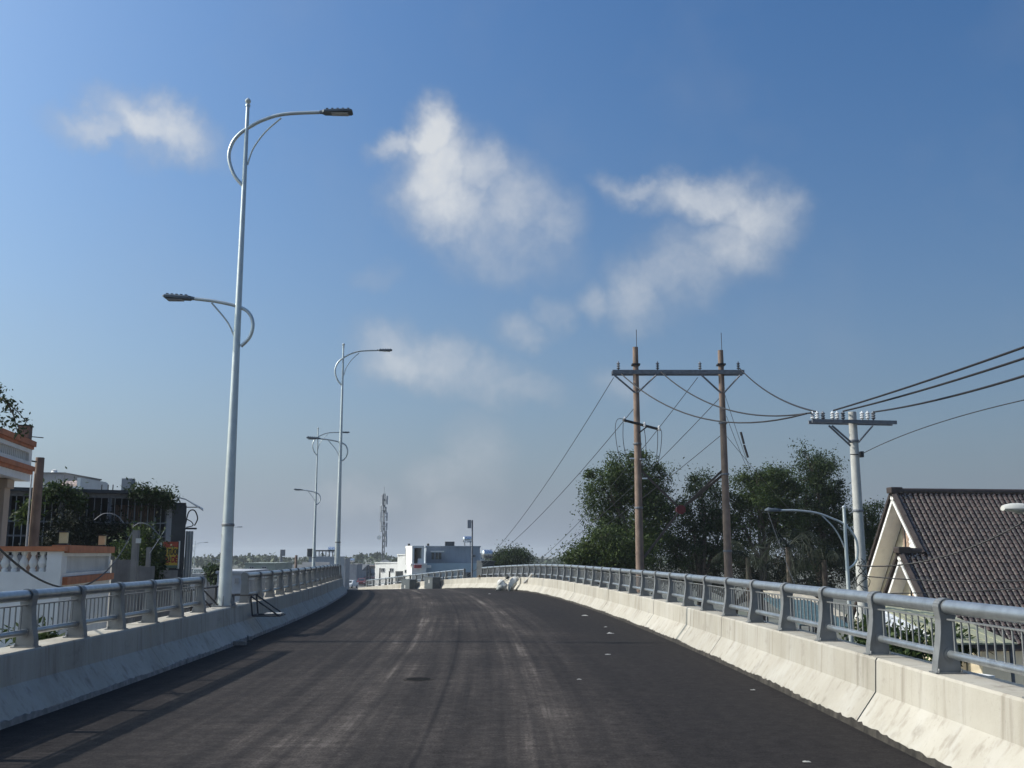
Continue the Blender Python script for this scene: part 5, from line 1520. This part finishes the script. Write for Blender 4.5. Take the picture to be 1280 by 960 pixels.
# ------------------------------------------------------------------ trees and plants
def mesh_np(name, V, Fq, mt):
    """V (n,3), Fq (m,4) -> mesh, fast"""
    me = bpy.data.meshes.new(name)
    n, m = len(V), len(Fq)
    me.vertices.add(n); me.vertices.foreach_set('co', np.asarray(V, dtype=np.float32).ravel())
    me.loops.add(m * 4); me.loops.foreach_set('vertex_index', np.asarray(Fq, dtype=np.int32).ravel())
    me.polygons.add(m)
    me.polygons.foreach_set('loop_start', np.arange(0, m * 4, 4, dtype=np.int32))
    me.update(calc_edges=True); me.validate()
    me.materials.append(mt)
    return me
def leaves(centres, n_each, spread, size, droop=.4, seed=1, aspect=.42):
    """leaf-sized pointed quads scattered round each twig centre"""
    g = np.random.default_rng(seed)
    cnt = np.maximum(3, (n_each * g.gamma(1.6, 1 / 1.6, len(centres)))).astype(int)
    C = np.repeat(np.asarray(centres), cnt, axis=0)
    sc = np.repeat(g.uniform(.45, 1.35, len(centres)), cnt)[:, None]
    n = len(C)
    P = C + g.normal(0, 1, (n, 3)) * np.asarray(spread) * sc
    d = g.normal(0, 1, (n, 3)); d[:, 2] -= droop
    d /= np.linalg.norm(d, axis=1, keepdims=True)
    r = g.normal(0, 1, (n, 3)); s = np.cross(d, r); s /= np.linalg.norm(s, axis=1, keepdims=True) + 1e-9
    L_ = size * g.uniform(.6, 1.35, (n, 1)); W = L_ * aspect
    nn = np.cross(s, d)
    a = P; b = P + d * L_ * .45 + s * W * .5 + nn * L_ * .06; c = P + d * L_; e = P + d * L_ * .45 - s * W * .5 + nn * L_ * .06
    V = np.stack([a, b, c, e], 1).reshape(-1, 3)
    Fq = np.arange(n * 4).reshape(-1, 4)
    return V, Fq
def limb(m, p, q, r0, r1, bend, rr, n=5):
    p, q = Vector(p), Vector(q); L_ = (q - p).length
    o = Vector((rr.uniform(-1, 1), rr.uniform(-1, 1), rr.uniform(-.3, .6))) * bend * L_
    pts = [p.lerp(q, i / n) + o * math.sin(math.pi * i / n) for i in range(n + 1)]
    m.tube(pts, [r0 + (r1 - r0) * i / n for i in range(n + 1)], 6)
    return pts
def tree(name, label, foot, lobes, n_twigs, leaf_n, leaf_size, lmat, seed, trunk_r=.16, spread=.30, group='trees beside the right railing', droop=.4, lean=(0, 0), shell=.55):
    """lobes: (centre Vector, (rx, ry, rz)) - each lobe is a limb with its own spray of twigs"""
    rr = random.Random(seed); g = np.random.default_rng(seed)
    foot = Vector(foot)
    t = thing(name, label, 'tree', foot, group)
    wood = MB()
    low = min(c.z - r[2] for c, r in lobes)
    cx = sum(c.x for c, r in lobes) / len(lobes); cy = sum(c.y for c, r in lobes) / len(lobes)
    fork = Vector((foot.x * .55 + cx * .45, foot.y * .55 + cy * .45, foot.z + (low - foot.z) * .75 + .6))
    limb(wood, foot - Vector((0, 0, .2)), fork, trunk_r * 1.5, trunk_r, .04, rr, 6)
    cents = []
    vol = [r[0] * r[1] * r[2] for c, r in lobes]; tv = sum(v ** .75 for v in vol)
    for (c, r), v in zip(lobes, vol):
        pts = limb(wood, fork, c, trunk_r * .75, trunk_r * .3, .08, rr, 6)
        k = max(6, int(n_twigs * v ** .75 / tv))
        sub = []
        for i in range(max(3, k // 9)):
            u = g.normal(0, 1, 3); u /= np.linalg.norm(u)
            e = c + Vector((u[0] * r[0], u[1] * r[1], u[2] * r[2])) * rr.uniform(.35, .8)
            st_ = pts[rr.randint(3, 6)]
            q = limb(wood, st_, e, trunk_r * .28, trunk_r * .10, .10, rr, 4)
            sub.append((e, q))
        for i in range(k):
            u = g.normal(0, 1, 3); u /= np.linalg.norm(u)
            rad = (shell + (1.12 - shell) * rr.random() ** .7) if rr.random() < .8 else rr.random()
            rad *= 1 + .14 * math.sin(3 * u[0] + seed) + .10 * math.sin(5 * u[2] + 2 * seed)
            p = Vector((c.x + u[0] * r[0] * rad, c.y + u[1] * r[1] * rad, c.z + u[2] * r[2] * rad))
            e, q = min(sub, key=lambda s: (s[0] - p).length)
            if i % 3 == 0:
                wood.tube([q[-2], q[-1].lerp(p, .5) + Vector((0, 0, .05)), p], [.03, .02, .008], 4, False)
            cents.append(tuple(p))
    V, Fq = leaves(cents, leaf_n, (spread, spread, spread * .75), leaf_size, droop, seed)
    wood.build('trunk', BARK, t, True)
    place(mesh_np('crown', V, Fq, lmat), 'crown', None, t)
    return t
def LO(px, py, Y, rx, ry, rd=None):
    s = Y / FPX
    return (at(px, py, Y), (rx * s, (rd or rx * .8) * s, ry * s))
TY = 54.0
tree('broadleaf_tree', 'tall dark leafy tree behind the left pole of the twin-pole frame', (at(805, 700, TY).x, TY, GROUND),
     [LO(795, 588, TY, 32, 24), LO(765, 610, TY, 30, 22), LO(815, 605, TY, 26, 26), LO(755, 640, TY, 22, 24), LO(800, 640, TY, 42, 28), LO(828, 650, TY, 26, 34), LO(790, 680, TY, 46, 26), LO(770, 600, TY, 18, 14)], 353, 110, .140, LEAF_A, 3, .22)
tree('low_tree', 'low spreading bush-like tree beside the railing before the tall tree', (at(755, 705, 50).x, 50, GROUND),
     [LO(735, 688, 50, 26, 18), LO(760, 680, 50, 28, 20), LO(785, 690, 50, 26, 20), LO(745, 700, 50, 34, 14), LO(722, 697, 50, 14, 10)], 170, 110, .140, LEAF_C, 5, .12)
tree('broadleaf_tree', 'smaller dark tree between the two brown poles', (at(875, 705, 55).x, 55, GROUND),
     [LO(875, 612, 55, 22, 18), LO(893, 640, 55, 22, 26), LO(868, 660, 55, 26, 30), LO(895, 685, 55, 26, 26), LO(850, 690, 55, 22, 20)], 187, 110, .140, LEAF_B, 8, .16)
tree('broadleaf_tree', 'round-topped green tree just right of the right brown pole', (at(950, 705, 55).x, 55, GROUND),
     [LO(938, 605, 55, 26, 18), LO(968, 600, 55, 24, 17), LO(950, 630, 55, 36, 22), LO(930, 655, 55, 24, 26), LO(975, 650, 55, 26, 28), LO(985, 620, 55, 18, 18)], 244, 110, .140, LEAF_A, 13, .18)
tree('broadleaf_tree', 'tall tree with domed top behind the curved-arm lamp', (at(1022, 705, 57).x, 57, GROUND),
     [LO(1020, 578, 57, 26, 20), LO(1010, 600, 57, 24, 20), LO(1036, 605, 57, 24, 24), LO(1022, 635, 57, 34, 24), LO(1045, 650, 57, 22, 30), LO(1005, 655, 57, 26, 26), LO(1030, 680, 57, 40, 26)], 296, 110, .140, LEAF_B, 21, .2)
tree('broadleaf_tree', 'tree top showing between the concrete pole and the white gable', (at(1088, 705, 58).x, 58, GROUND),
     [LO(1080, 650, 58, 16, 18), LO(1094, 640, 58, 12, 12), LO(1075, 680, 58, 26, 22), LO(1098, 665, 58, 14, 14)], 93, 110, .140, LEAF_A, 34, .14)
tree('undergrowth_tree', 'dark scrubby thicket tree low behind the railing under the tall trees', (at(905, 712, 58).x, 58.5, GROUND),
     [LO(870, 700, 58, 30, 22), LO(915, 695, 58, 34, 26), LO(960, 698, 58, 34, 24), LO(1005, 705, 58, 34, 22), LO(1045, 712, 58, 30, 20), LO(880, 722, 57, 40, 16), LO(950, 725, 57, 40, 16), LO(1020, 730, 57, 40, 16), LO(820, 715, 57, 30, 14)], 264, 110, .140, LEAF_D, 41, .14)
tree('distant_tree', 'round far-off tree above the far railing left of the poles', (at(641, 705, 105).x, 105, GROUND),
     [LO(640, 697, 105, 18, 8), LO(646, 695, 105, 11, 6), LO(628, 701, 105, 12, 5)], 170, 60, .22, LEAF_B, 55, .15, .42)
# palms among the trees
def palm(label, px, py, Y, nf, fl, seed):
    rr = random.Random(seed)
    top_ = at(px, py, Y)
    t = thing('palm_tree', label, 'palm', (top_.x, top_.y, GROUND), 'palms under the trees')
    MB().tube([(top_.x + .1, top_.y, GROUND), (top_.x, top_.y, (GROUND + top_.z) / 2), top_], [.17, .13, .12], 8).build('trunk', BARK, t, True)
    for k in range(nf):
        a = 2 * math.pi * k / nf + rr.uniform(-.2, .2); el = rr.uniform(-.35, 1.15); L_ = fl * rr.uniform(.8, 1.15)
        h = Vector((math.cos(a), math.sin(a), 0)); pts = []
        for i in range(9):
            s = i / 8
            pts.append(top_ + h * L_ * s * math.cos(el) * (1 - .15 * s) + Vector((0, 0, L_ * (s * math.sin(el) - .75 * s * s * (0.5 + .5 * math.cos(el))))))
        m = MB(); m.tube(pts, [.03 * (1 - .8 * i / 8) for i in range(9)], 4, False)
        for i in range(1, 8):
            for j in range(3):
                f = (i + (j + rr.uniform(-.3, .3)) / 3) / 8
                i0 = min(7, int(f * 8)); p = pts[i0].lerp(pts[i0 + 1], f * 8 - i0); tg = (pts[i0 + 1] - pts[i0]).normalized()
                sd = tg.cross(Vector((0, 0, 1)));  sd = sd.normalized() if sd.length > .01 else Vector((1, 0, 0))
                ll = fl * .30 * math.sin(math.pi * min(1, f * .85 + .12))
                for e in (-1, 1):
                    d = (sd * e * rr.uniform(.35, .9) + tg * .55 + Vector((0, 0, rr.uniform(-1.3, -.2)))).normalized(); w = tg * .016
                    m.add([p - w, p + w, p + d * ll + w * .3, p + d * ll - w * .3], [(0, 1, 2, 3)])
        m.build('frond', LEAF_D, t)
    return t
palm('feathery dark palm behind the line of the slanting stay wires', 985, 684, 47, 15, 2.6, 1)
palm('smaller drooping palm close by the right brown pole', 935, 697, 48, 13, 2.3, 2)
palm('low palm under the domed tree near the curved-arm lamp', 1030, 700, 46, 13, 2.2, 3)
# roof-garden plants of the restaurant
def shrub(label, spots, n, size, lmat, seed, spread=.25, cat='plant', group='plants of the barred roof garden', leaf_n=22):
    rr = random.Random(seed)
    c0 = spots[0][0]
    t = thing('garden_shrub', label, cat, (c0.x, c0.y, min(c.z - r[2] for c, r in spots)), group)
    g = np.random.default_rng(seed); cents = []
    for c, r in spots:
        w = MB()
        w.tube([(c.x, c.y, c.z - r[2] * 1.1), (c.x + .05, c.y, c.z), (c.x - .05, c.y, c.z + r[2] * .6)], [.03, .025, .01], 5)
        for i in range(n):
            u = g.normal(0, 1, 3); u /= np.linalg.norm(u); rad = rr.random() ** .4
            cents.append((c.x + u[0] * r[0] * rad, c.y + u[1] * r[1] * rad, c.z + u[2] * r[2] * rad))
            if i % 4 == 0: w.tube([(c.x, c.y, c.z - r[2] * .3), cents[-1]], [.012, .004], 3, False)
        w.build('stem', BARK, t)
    V, Fq = leaves(cents, leaf_n, (spread,) * 3, size, .3, seed)
    place(mesh_np('foliage', V, Fq, lmat), 'foliage', None, t)
    return t
G0 = 34.3  # the next two shrubs have shade put into their leaf colour
shrub('dense green shrub, leaf colour darkened for shade, behind the bars next to the old concrete pole', [LO(78, 668, G0, 18, 13), LO(96, 676, G0, 16, 12), LO(66, 682, G0, 12, 8), LO(82, 652, G0, 12, 8)], 44, .11, LEAF_D, 60)
shrub('leafy green shrub, leaf colour darkened for shade, between the bars and the arched pipe', [LO(128, 672, G0 + 1.5, 18, 13), LO(145, 664, G0 + 1.5, 14, 10), LO(112, 662, G0 + 1.5, 10, 8), LO(118, 684, G0 + 1, 20, 7)], 44, .11, LEAF_D, 61)
shrub('sprawling shrub round the grey garden post under the pale sheet', [LO(178, 674, 34.5, 14, 12), LO(188, 690, 34.5, 8, 14), LO(158, 690, 33.5, 14, 9), LO(178, 697, 34.5, 12, 9)], 34, .12, LEAF_A, 62)
shrub('creeper hanging over the corner of the restaurant roof', [LO(172, 616, 36.3, 9, 5), LO(186, 618, 36.4, 11, 6), LO(200, 621, 36.5, 11, 7), LO(210, 627, 36.7, 5, 9)], 34, .12, LEAF_B, 63, .16, 'climbing plant')
shrub('creeper spilling over the eaves beside the old concrete pole', [LO(66, 616, 34.8, 10, 4), LO(84, 619, 35.0, 10, 5), LO(97, 628, 35.1, 5, 5)], 26, .16, LEAF_A, 64, .15, 'climbing plant')
shrub('dark column of creeper beside the yellow signboard', [LO(196, 700, 36.2, 5, 12), LO(197, 717, 36.2, 5, 9)], 40, .15, LEAF_B, 65, .13, 'climbing plant')
shrub('young plant with light leaves behind the bars by the beige pillar', [LO(30, 642, 29.5, 8, 8), LO(38, 636, 29.5, 6, 5)], 14, .16, LEAF_C, 66, .12)
shrub('green bushes growing in the lane below the left railing', [LO(52, 800, 13.5, 16, 8), LO(30, 812, 12.5, 12, 7)], 16, .13, LEAF_C, 67, .12, 'plant', 'lane plants', 18)
shrub('clipped dark bush standing on the white house by the first lamp', [LO(268, 716, 66, 7, 6)], 40, .3, LEAF_B, 68, .2, 'plant', 'lane plants')
for i, (px, py, Y) in enumerate(((1125, 812, 20), (1180, 800, 21), (1085, 795, 23))):
    shrub(('leafy shrub in the yard under the white canopy edge', 'leafy shrub between the white and yellow canopies', 'leafy shrub in the yard below the concrete pole')[i], [LO(px, py, Y, 22, 18), LO(px + 14, py + 8, Y, 16, 14)], 30, .15, LEAF_A, 70 + i, .15, 'plant', 'yard shrubs')
# branch of the rooftop tree leaning in over the cream house
def roof_tree():
    Y = 21.0
    b = at(-70, 560, Y)
    t = thing('potted_roof_tree', 'sparse tree on the roof of the cream house, its branches against the sky', 'tree', (b.x, b.y, at(0, 556, 24.6).z - .9))
    w = MB(); rr = random.Random(5)
    z0 = at(0, 556, 24.6).z - .9
    w.tube([(b.x, b.y, z0), (b.x + .1, b.y, z0 + 1.2), at(-30, 500, Y)], [.07, .05, .035], 6)
    cents = []
    for path_ in (((-30, 500), (-5, 497), (10, 505), (22, 515), (34, 528)), ((-5, 497), (8, 500), (14, 512)), ((-30, 500), (-10, 520), (3, 528)), ((10, 505), (18, 522), (20, 534), (24, 542)), ((-30, 500), (-15, 480), (2, 488)), ((-30, 500), (-40, 470), (-20, 455))):
        pts = bez([at(x, y, Y + rr.uniform(-.3, .3)) for x, y in path_], 12)
        w.tube(pts, [.02 * (1 - .7 * i / len(pts)) for i in range(len(pts))], 4, False)
        for p in pts[3:]:
            cents.append(tuple(p)); cents.append(tuple(p + Vector((rr.uniform(-.12, .12), rr.uniform(-.2, .2), rr.uniform(-.1, .1)))))
    V, Fq = leaves(cents, 3, (.06, .1, .06), .10, .5, 5, .5)
    w.build('trunk', BARK, t); place(mesh_np('crown', V, Fq, LEAF_B), 'crown', None, t)
    MB().lathe((b.x, b.y, z0 - .02), [(.2, 0), (.3, .45), (.33, .45), (.33, .5), (.25, .5)], 12).build('pot', TERRA, t, True)
roof_tree()

# far-off belt of trees and gardens round the horizon: one mass
g9 = np.random.default_rng(77); nb_ = 5200
an_ = g9.uniform(-1.35, 1.35, nb_); rd_ = g9.uniform(430, 700, nb_)
hh_ = 2.4 + 3.4 * (.5 + .5 * np.sin(an_ * 37) * np.sin(an_ * 91 + 1)) + g9.uniform(-.5, .9, nb_)
cz_ = GROUND + g9.uniform(0, 1, nb_) ** .7 * hh_
cen_ = np.stack([np.sin(an_) * rd_, np.cos(an_) * rd_, cz_], 1)
V, Fq = leaves(cen_, 9, (1.5, 1.5, .5), 1.9, 0, 78, .8)
o = stuff(place(mesh_np('distant_trees', V, Fq, leaf_mat('leaf_far', (.05, .07, .045), trans=.1)), 'distant_trees'))
o['label'] = 'hazy belt of low far-off trees along the horizon'; o['category'] = 'trees'

# ------------------------------------------------------------------ cars parked beyond the end of the ramp
def car(px, py, Y, ang, paint, label):
    p = at(px, py, Y)
    t = thing('parked_car', label, 'car', (p.x, p.y, GROUND), 'cars beyond the end of the ramp')
    M_ = Matrix.Translation((p.x, p.y, GROUND + .01)) @ Matrix.Rotation(ang, 4, 'Z')
    prof = [(-2.1, .35), (-2.15, .6), (-2.05, .85), (-1.2, .95), (-.6, 1.42), (.7, 1.46), (1.35, 1.0), (2.05, .92), (2.15, .6), (2.1, .33)]
    m = MB(); n = len(prof)
    for w, ins in ((-.86, 0), (-.80, 1), (.80, 1), (.86, 0)):
        pass
    rows = []
    for y in (-.85, -.78, .78, .85):
        for x, z in prof:
            k = .0 if abs(y) > .8 else 1
            zz = z if k else min(z, .98 if z > 1 else z) 
            m.v.append((x, y if z < 1 else math.copysign(min(abs(y), .66 if abs(y) < .8 else .80), y), zz))
    for i in range(3):
        for j in range(n):
            a, b = i * n + j, i * n + (j + 1) % n
            m.f.append((a, b, b + n, a + n))
    m.f.append(tuple(range(n))); m.f.append(tuple(3 * n + j for j in range(n)))
    place(m.mesh('body', paint, True), 'body', M_, t)
    g_ = MB()
    for x0, z0, x1, z1 in ((-1.16, .98, -.64, 1.38), (.76, 1.40, 1.28, 1.04)):
        nrm = Vector((-(z1 - z0), 0, (x1 - x0))).normalized() * .02
        if nrm.z < 0: nrm = -nrm
        g_ = MB(); g_.add([Vector((x0, -.60, z0)) + nrm, Vector((x0, .60, z0)) + nrm, Vector((x1, .58, z1)) + nrm, Vector((x1, -.58, z1)) + nrm], [(0, 1, 2, 3)])
        place(g_.mesh('windscreen', GLASS), 'windscreen', M_, t)
    for x in (-1.35, 1.35):
        for y in (-.78, .78):
            w = place(MB().tube([(x, y - .09, .32), (x, y + .09, .32)], .32, 14).mesh('tyre', mat('rubber', (.02, .02, .02), rough=.9)), 'wheel', M_, t)
            place(MB().tube([(x, y - .10, .32), (x, y + .10, .32)], .18, 10).mesh('rim', LAMP_STEEL), 'rim', M_, w)
    for y in (-.6, .6):
        place(MB().box((-2.13, y, .7), (.06, .34, .14)).mesh('lamp', PORCELAIN), 'headlight', M_, t)
        place(MB().box((2.13, y, .75), (.06, .3, .14)).mesh('rear', mat('rear_red', (.3, .02, .02), rough=.3)), 'tail_light', M_, t)
car(438, 730, 190, R(80), mat('paint_white', (.72, .72, .72), rough=.3, var=.03), 'small white car parked at the foot of the ramp')
car(452, 728, 205, R(95), mat('paint_maroon', (.16, .04, .04), rough=.35, var=.05), 'dark red car parked at the foot of the ramp')
p0, p1 = at(453, 723, 212), at(472, 723, 212)
canopy('maroon_stall', 'maroon sheet stall roof beside the parked cars', 'stall', p0, p1, 3, .3, mat('maroon_sheet', (.16, .05, .04), rough=.7), DARK_STEEL)

# ------------------------------------------------------------------ things on the road and barriers
def crumple(name, label, cat, c, r, mt, seed, group=None, n=3):
    """crushed sheet: a noisy folded patch with thickness"""
    rr = random.Random(seed); m = MB(); k = 9
    for i in range(k + 1):
        for j in range(k + 1):
            u, v = i / k - .5, j / k - .5
            e = 1 - .35 * rr.random()
            z = .5 + .5 * math.sin(7 * u + seed) * math.cos(6 * v + 2 * seed) + rr.uniform(-.35, .35)
            edge = min(1, 3.0 * (.5 - max(abs(u), abs(v))) + .05)
            m.v.append((c[0] + u * 2 * r[0] * e, c[1] + v * 2 * r[1] * e, c[2] + max(0.004, z * r[2] * edge)))
    for i in range(k):
        for j in range(k):
            a = i * (k + 1) + j; m.f.append((a, a + 1, a + k + 2, a + k + 1))
    o = m.build(name, mt)
    s = o.modifiers.new('thickness', 'SOLIDIFY'); s.thickness = .004
    return tag(o, label, cat, group) if label else o
PAPER = mat('litter_pale', (.42, .41, .39), rough=.8, var=.15, vscale=20)
for i, (px, py, s, lb) in enumerate(((731, 769, .16, 'crumpled white plastic scrap on the asphalt by the bend of the right barrier'), (763, 791, .13, 'torn pale plastic bag lying on the dark asphalt'), (757, 783, .07, 'small white paper bit beside the torn plastic bag'), (724, 848, .05, 'tiny white chip alone in the middle of the lane'), (941, 861, .05, 'small pale chip near the sunlit barrier foot'), (1008, 950, .05, 'thin pale scrap of paper below the sunlit barrier'), (760, 817, .08, 'flattened pale scrap between the wheel tracks and the barrier'), (612, 742, .10, 'little pale scrap near the heap of sacks'))):
    p = on(px, py, .02)
    crumple('litter', lb, 'litter', (p.x, p.y, .006), (s * .6, s * .45, s * .2), PAPER, i + 2, 'litter on the road')
for i, (px, py, s) in enumerate(((300, 806, .22), (306, 799, .12), (312, 800, .10))):
    p = on(px, py, .02)
    o = MB().box((p.x, p.y, .05), (s, s * .5, .07), .6 * i).build('rubble_piece', mat('rubble', (.20, .19, .18), rough=.95, var=.3, vscale=12))
    tag(o, ('larger grey concrete chunk at the foot of the shaded barrier', 'dark broken brick by the concrete chunk', 'small dark stone by the concrete chunk')[i], 'rubble', 'rubble at the foot of the shaded barrier')
# flat steel cover in the lane
p = on(523, 849, .015)
t = thing('manhole_cover', 'flat dark round cover set into the asphalt between the wheel tracks', 'manhole cover', (p.x, p.y, .016))
MB().lathe((p.x, p.y, .012), [(.16, 0), (.16, .006), (.155, .008)], 24).build('cover_plate', mat('cast_iron', (.012, .012, .012), rough=.95, var=.3, vscale=20, spec=.05), t)
MB().lathe((p.x, p.y, .011), [(.20, 0), (.20, .005), (.19, .006)], 24).build('mortar_ring', mat('mortar_ring', (.04, .036, .034), rough=.95, var=.3, vscale=15, spec=.05), t)

# heap of sacks and cut sheeting against the right barrier
def heap():
    s0 = 48.3
    t = thing('rubbish_heap', 'heap of white sacks and bent sheeting leaning on the sunlit barrier', 'rubbish', F(s0, XR - .5, .01))
    SACK = mat('white_sack', (.66, .65, .61), rough=.75, var=.12, vscale=8)
    GRS = mat('grey_sheeting', (.30, .31, .29), rough=.7, var=.25, vscale=8)
    rr = random.Random(2)
    def sack(c, r, h, tilt, mt, seed):
        m = MB(); q = random.Random(seed)
        rows = 8; seg = 12
        for i in range(rows):
            u = i / (rows - 1); rad = r * (math.sin(math.pi * (.12 + .8 * u)) ** .7)
            if i == rows - 1: rad = r * .25
            for j in range(seg):
                a = 2 * math.pi * j / seg; k = 1 + q.uniform(-.16, .16)
                m.v.append((c.x + rad * k * math.cos(a) + tilt[0] * u * h, c.y + rad * k * math.sin(a) * .8 + tilt[1] * u * h, c.z + u * h))
        for i in range(rows - 1):
            for j in range(seg):
                a, b = i * seg + j, i * seg + (j + 1) % seg
                m.f.append((a, b, b + seg, a + seg))
        m.f.append(tuple(range(seg))); m.f.append(tuple((rows - 1) * seg + j for j in range(seg)))
        return m.build('sack', mt, t, True)
    sack(F(s0, XR - .62, .01), .24, .52, (-.25, 0), SACK, 1)
    sack(F(s0 + .1, XR - .28, .01), .20, .66, (.35, 0), SACK, 2)
    sack(F(s0 - .2, XR - .85, .01), .17, .28, (.3, .1), GRS, 3)
    for off, off2, w, mt in ((-1.05, -.45, .11, GRS), (-.9, -.3, .09, SACK), (-.35, .14, .12, GRS), (-.25, .05, .07, SACK)):
        a = F(s0 - .12, XR + off, .02); b = F(s0 + .05, XR + off2, .66 + .06 * rr.random())
        d = (b - a); n = Vector((0, 1, 0))
        pts = [a.lerp(b, i / 5) + Vector((0, 0, .08 * math.sin(i * 1.3 + off))) for i in range(6)]
        m = MB()
        for p_ in pts: m.v += [tuple(p_ - n * w), tuple(p_ + n * w + Vector((.05, 0, .03)))]
        for i in range(5): m.f.append((2 * i, 2 * i + 1, 2 * i + 3, 2 * i + 2))
        o = m.build('bent_sheet', mt, t, True)
        so = o.modifiers.new('thickness', 'SOLIDIFY'); so.thickness = .02
    sack(F(s0 + .05, XR - .42, .55), .10, .16, (0, 0), mat('dark_cap', (.06, .06, .05), rough=.8), 7)
heap()
q = F(46.2, XR + .05, 0)
t = thing('short_pipe', 'short white plastic pipe leaning on top of the sunlit barrier', 'pipe', F(46.2, XR + .2, .45))
MB().tube([F(46.6, XR + .12, .42), F(46.0, XR + .40, .83)], .06, 10).build('pipe_body', PAPER, t, True)
MB().tube([F(46.62, XR + .11, .41), F(46.57, XR + .13, .45)], .068, 10).build('pipe_collar', PAPER, t, True)
o = crumple('hanging_rag', 'dark rag draped over the top of the far sunlit barrier', 'rag', F(59.0, XR + .2, .636), (.2, .16, .12), mat('rag_brown', (.10, .075, .05), rough=.9, var=.3), 5)
# dark steel cabinets standing before the far barrier
for i, (px, Y0, lb) in enumerate(((522, 0, 'dark grey steel site cabinet before the far barrier, a pale stain on its door'), (551, 0, 'dark grey steel site cabinet before the far barrier, a small white ring on its door'))):
    s_ = {522: 75.6, 551: 69.5}[px]
    c = F(s_, XR - .28, 0); h = heading(s_)
    t = thing('site_cabinet', lb, 'cabinet', c, 'steel site cabinets')
    M_ = Matrix.Translation(c) @ Matrix.Rotation(h, 4, 'Z')
    def put(nm, b, mt, par=None): return place(b.mesh(nm, mt), nm, M_, par or t)
    cm = mat('cabinet_dark', (.075, .085, .09), rough=.55, var=.2, vscale=4)
    put('body', MB().box((0, 0, .42), (.50, 2.3, .78)), cm)
    put('lid', MB().box((0, 0, .83), (.54, 2.34, .035)), cm)
    dr = put('door', MB().box((-.26, 0, .42), (.02, 2.1, .66)), cm)
    put('handle', MB().box((-.285, .8, .45), (.03, .04, .14)), LAMP_STEEL, dr)
    put('pale_patch', MB().box((-.273, -.2 if i else .1, .30 if not i else .55), (.004, .25, .22)), PAPER, dr)
    for y in (-.7, .7): put('foot', MB().box((0, y, .02), (.36, .06, .04)), DARK_STEEL)
tag(MB().tube([F(67.2, XR - .25, 0), F(67.4, XR - .05, .80)], .035, 6).build('leaning_post', DARK_STEEL), 'thin dark post leaning on the far barrier beside the cabinets', 'post')

# ------------------------------------------------------------------ warm-season haze: one closed box of thin even air
hb = MB().box((0, 0, 0), (1, 1, 1))
HX = 2700.0; HZ0, HZ1 = GROUND - 1.0, 18.0
hm = bpy.data.materials.new('thin_haze'); hm.use_nodes = True
hm.node_tree.nodes.clear()
ho = hm.node_tree.nodes.new('ShaderNodeOutputMaterial'); hv = hm.node_tree.nodes.new('ShaderNodeVolumePrincipled')
hv.inputs['Color'].default_value = (.80, .86, .93, 1); hv.inputs['Density'].default_value = .0003; hv.inputs['Anisotropy'].default_value = .1
hm.node_tree.links.new(hv.outputs[0], ho.inputs['Volume'])
hz_ = place(hb.mesh('haze', hm), 'haze', Matrix.Translation((0, 0, (HZ0 + HZ1) / 2)) @ Matrix.Diagonal((2 * HX, 2 * HX, HZ1 - HZ0, 1)))
stuff(hz_)
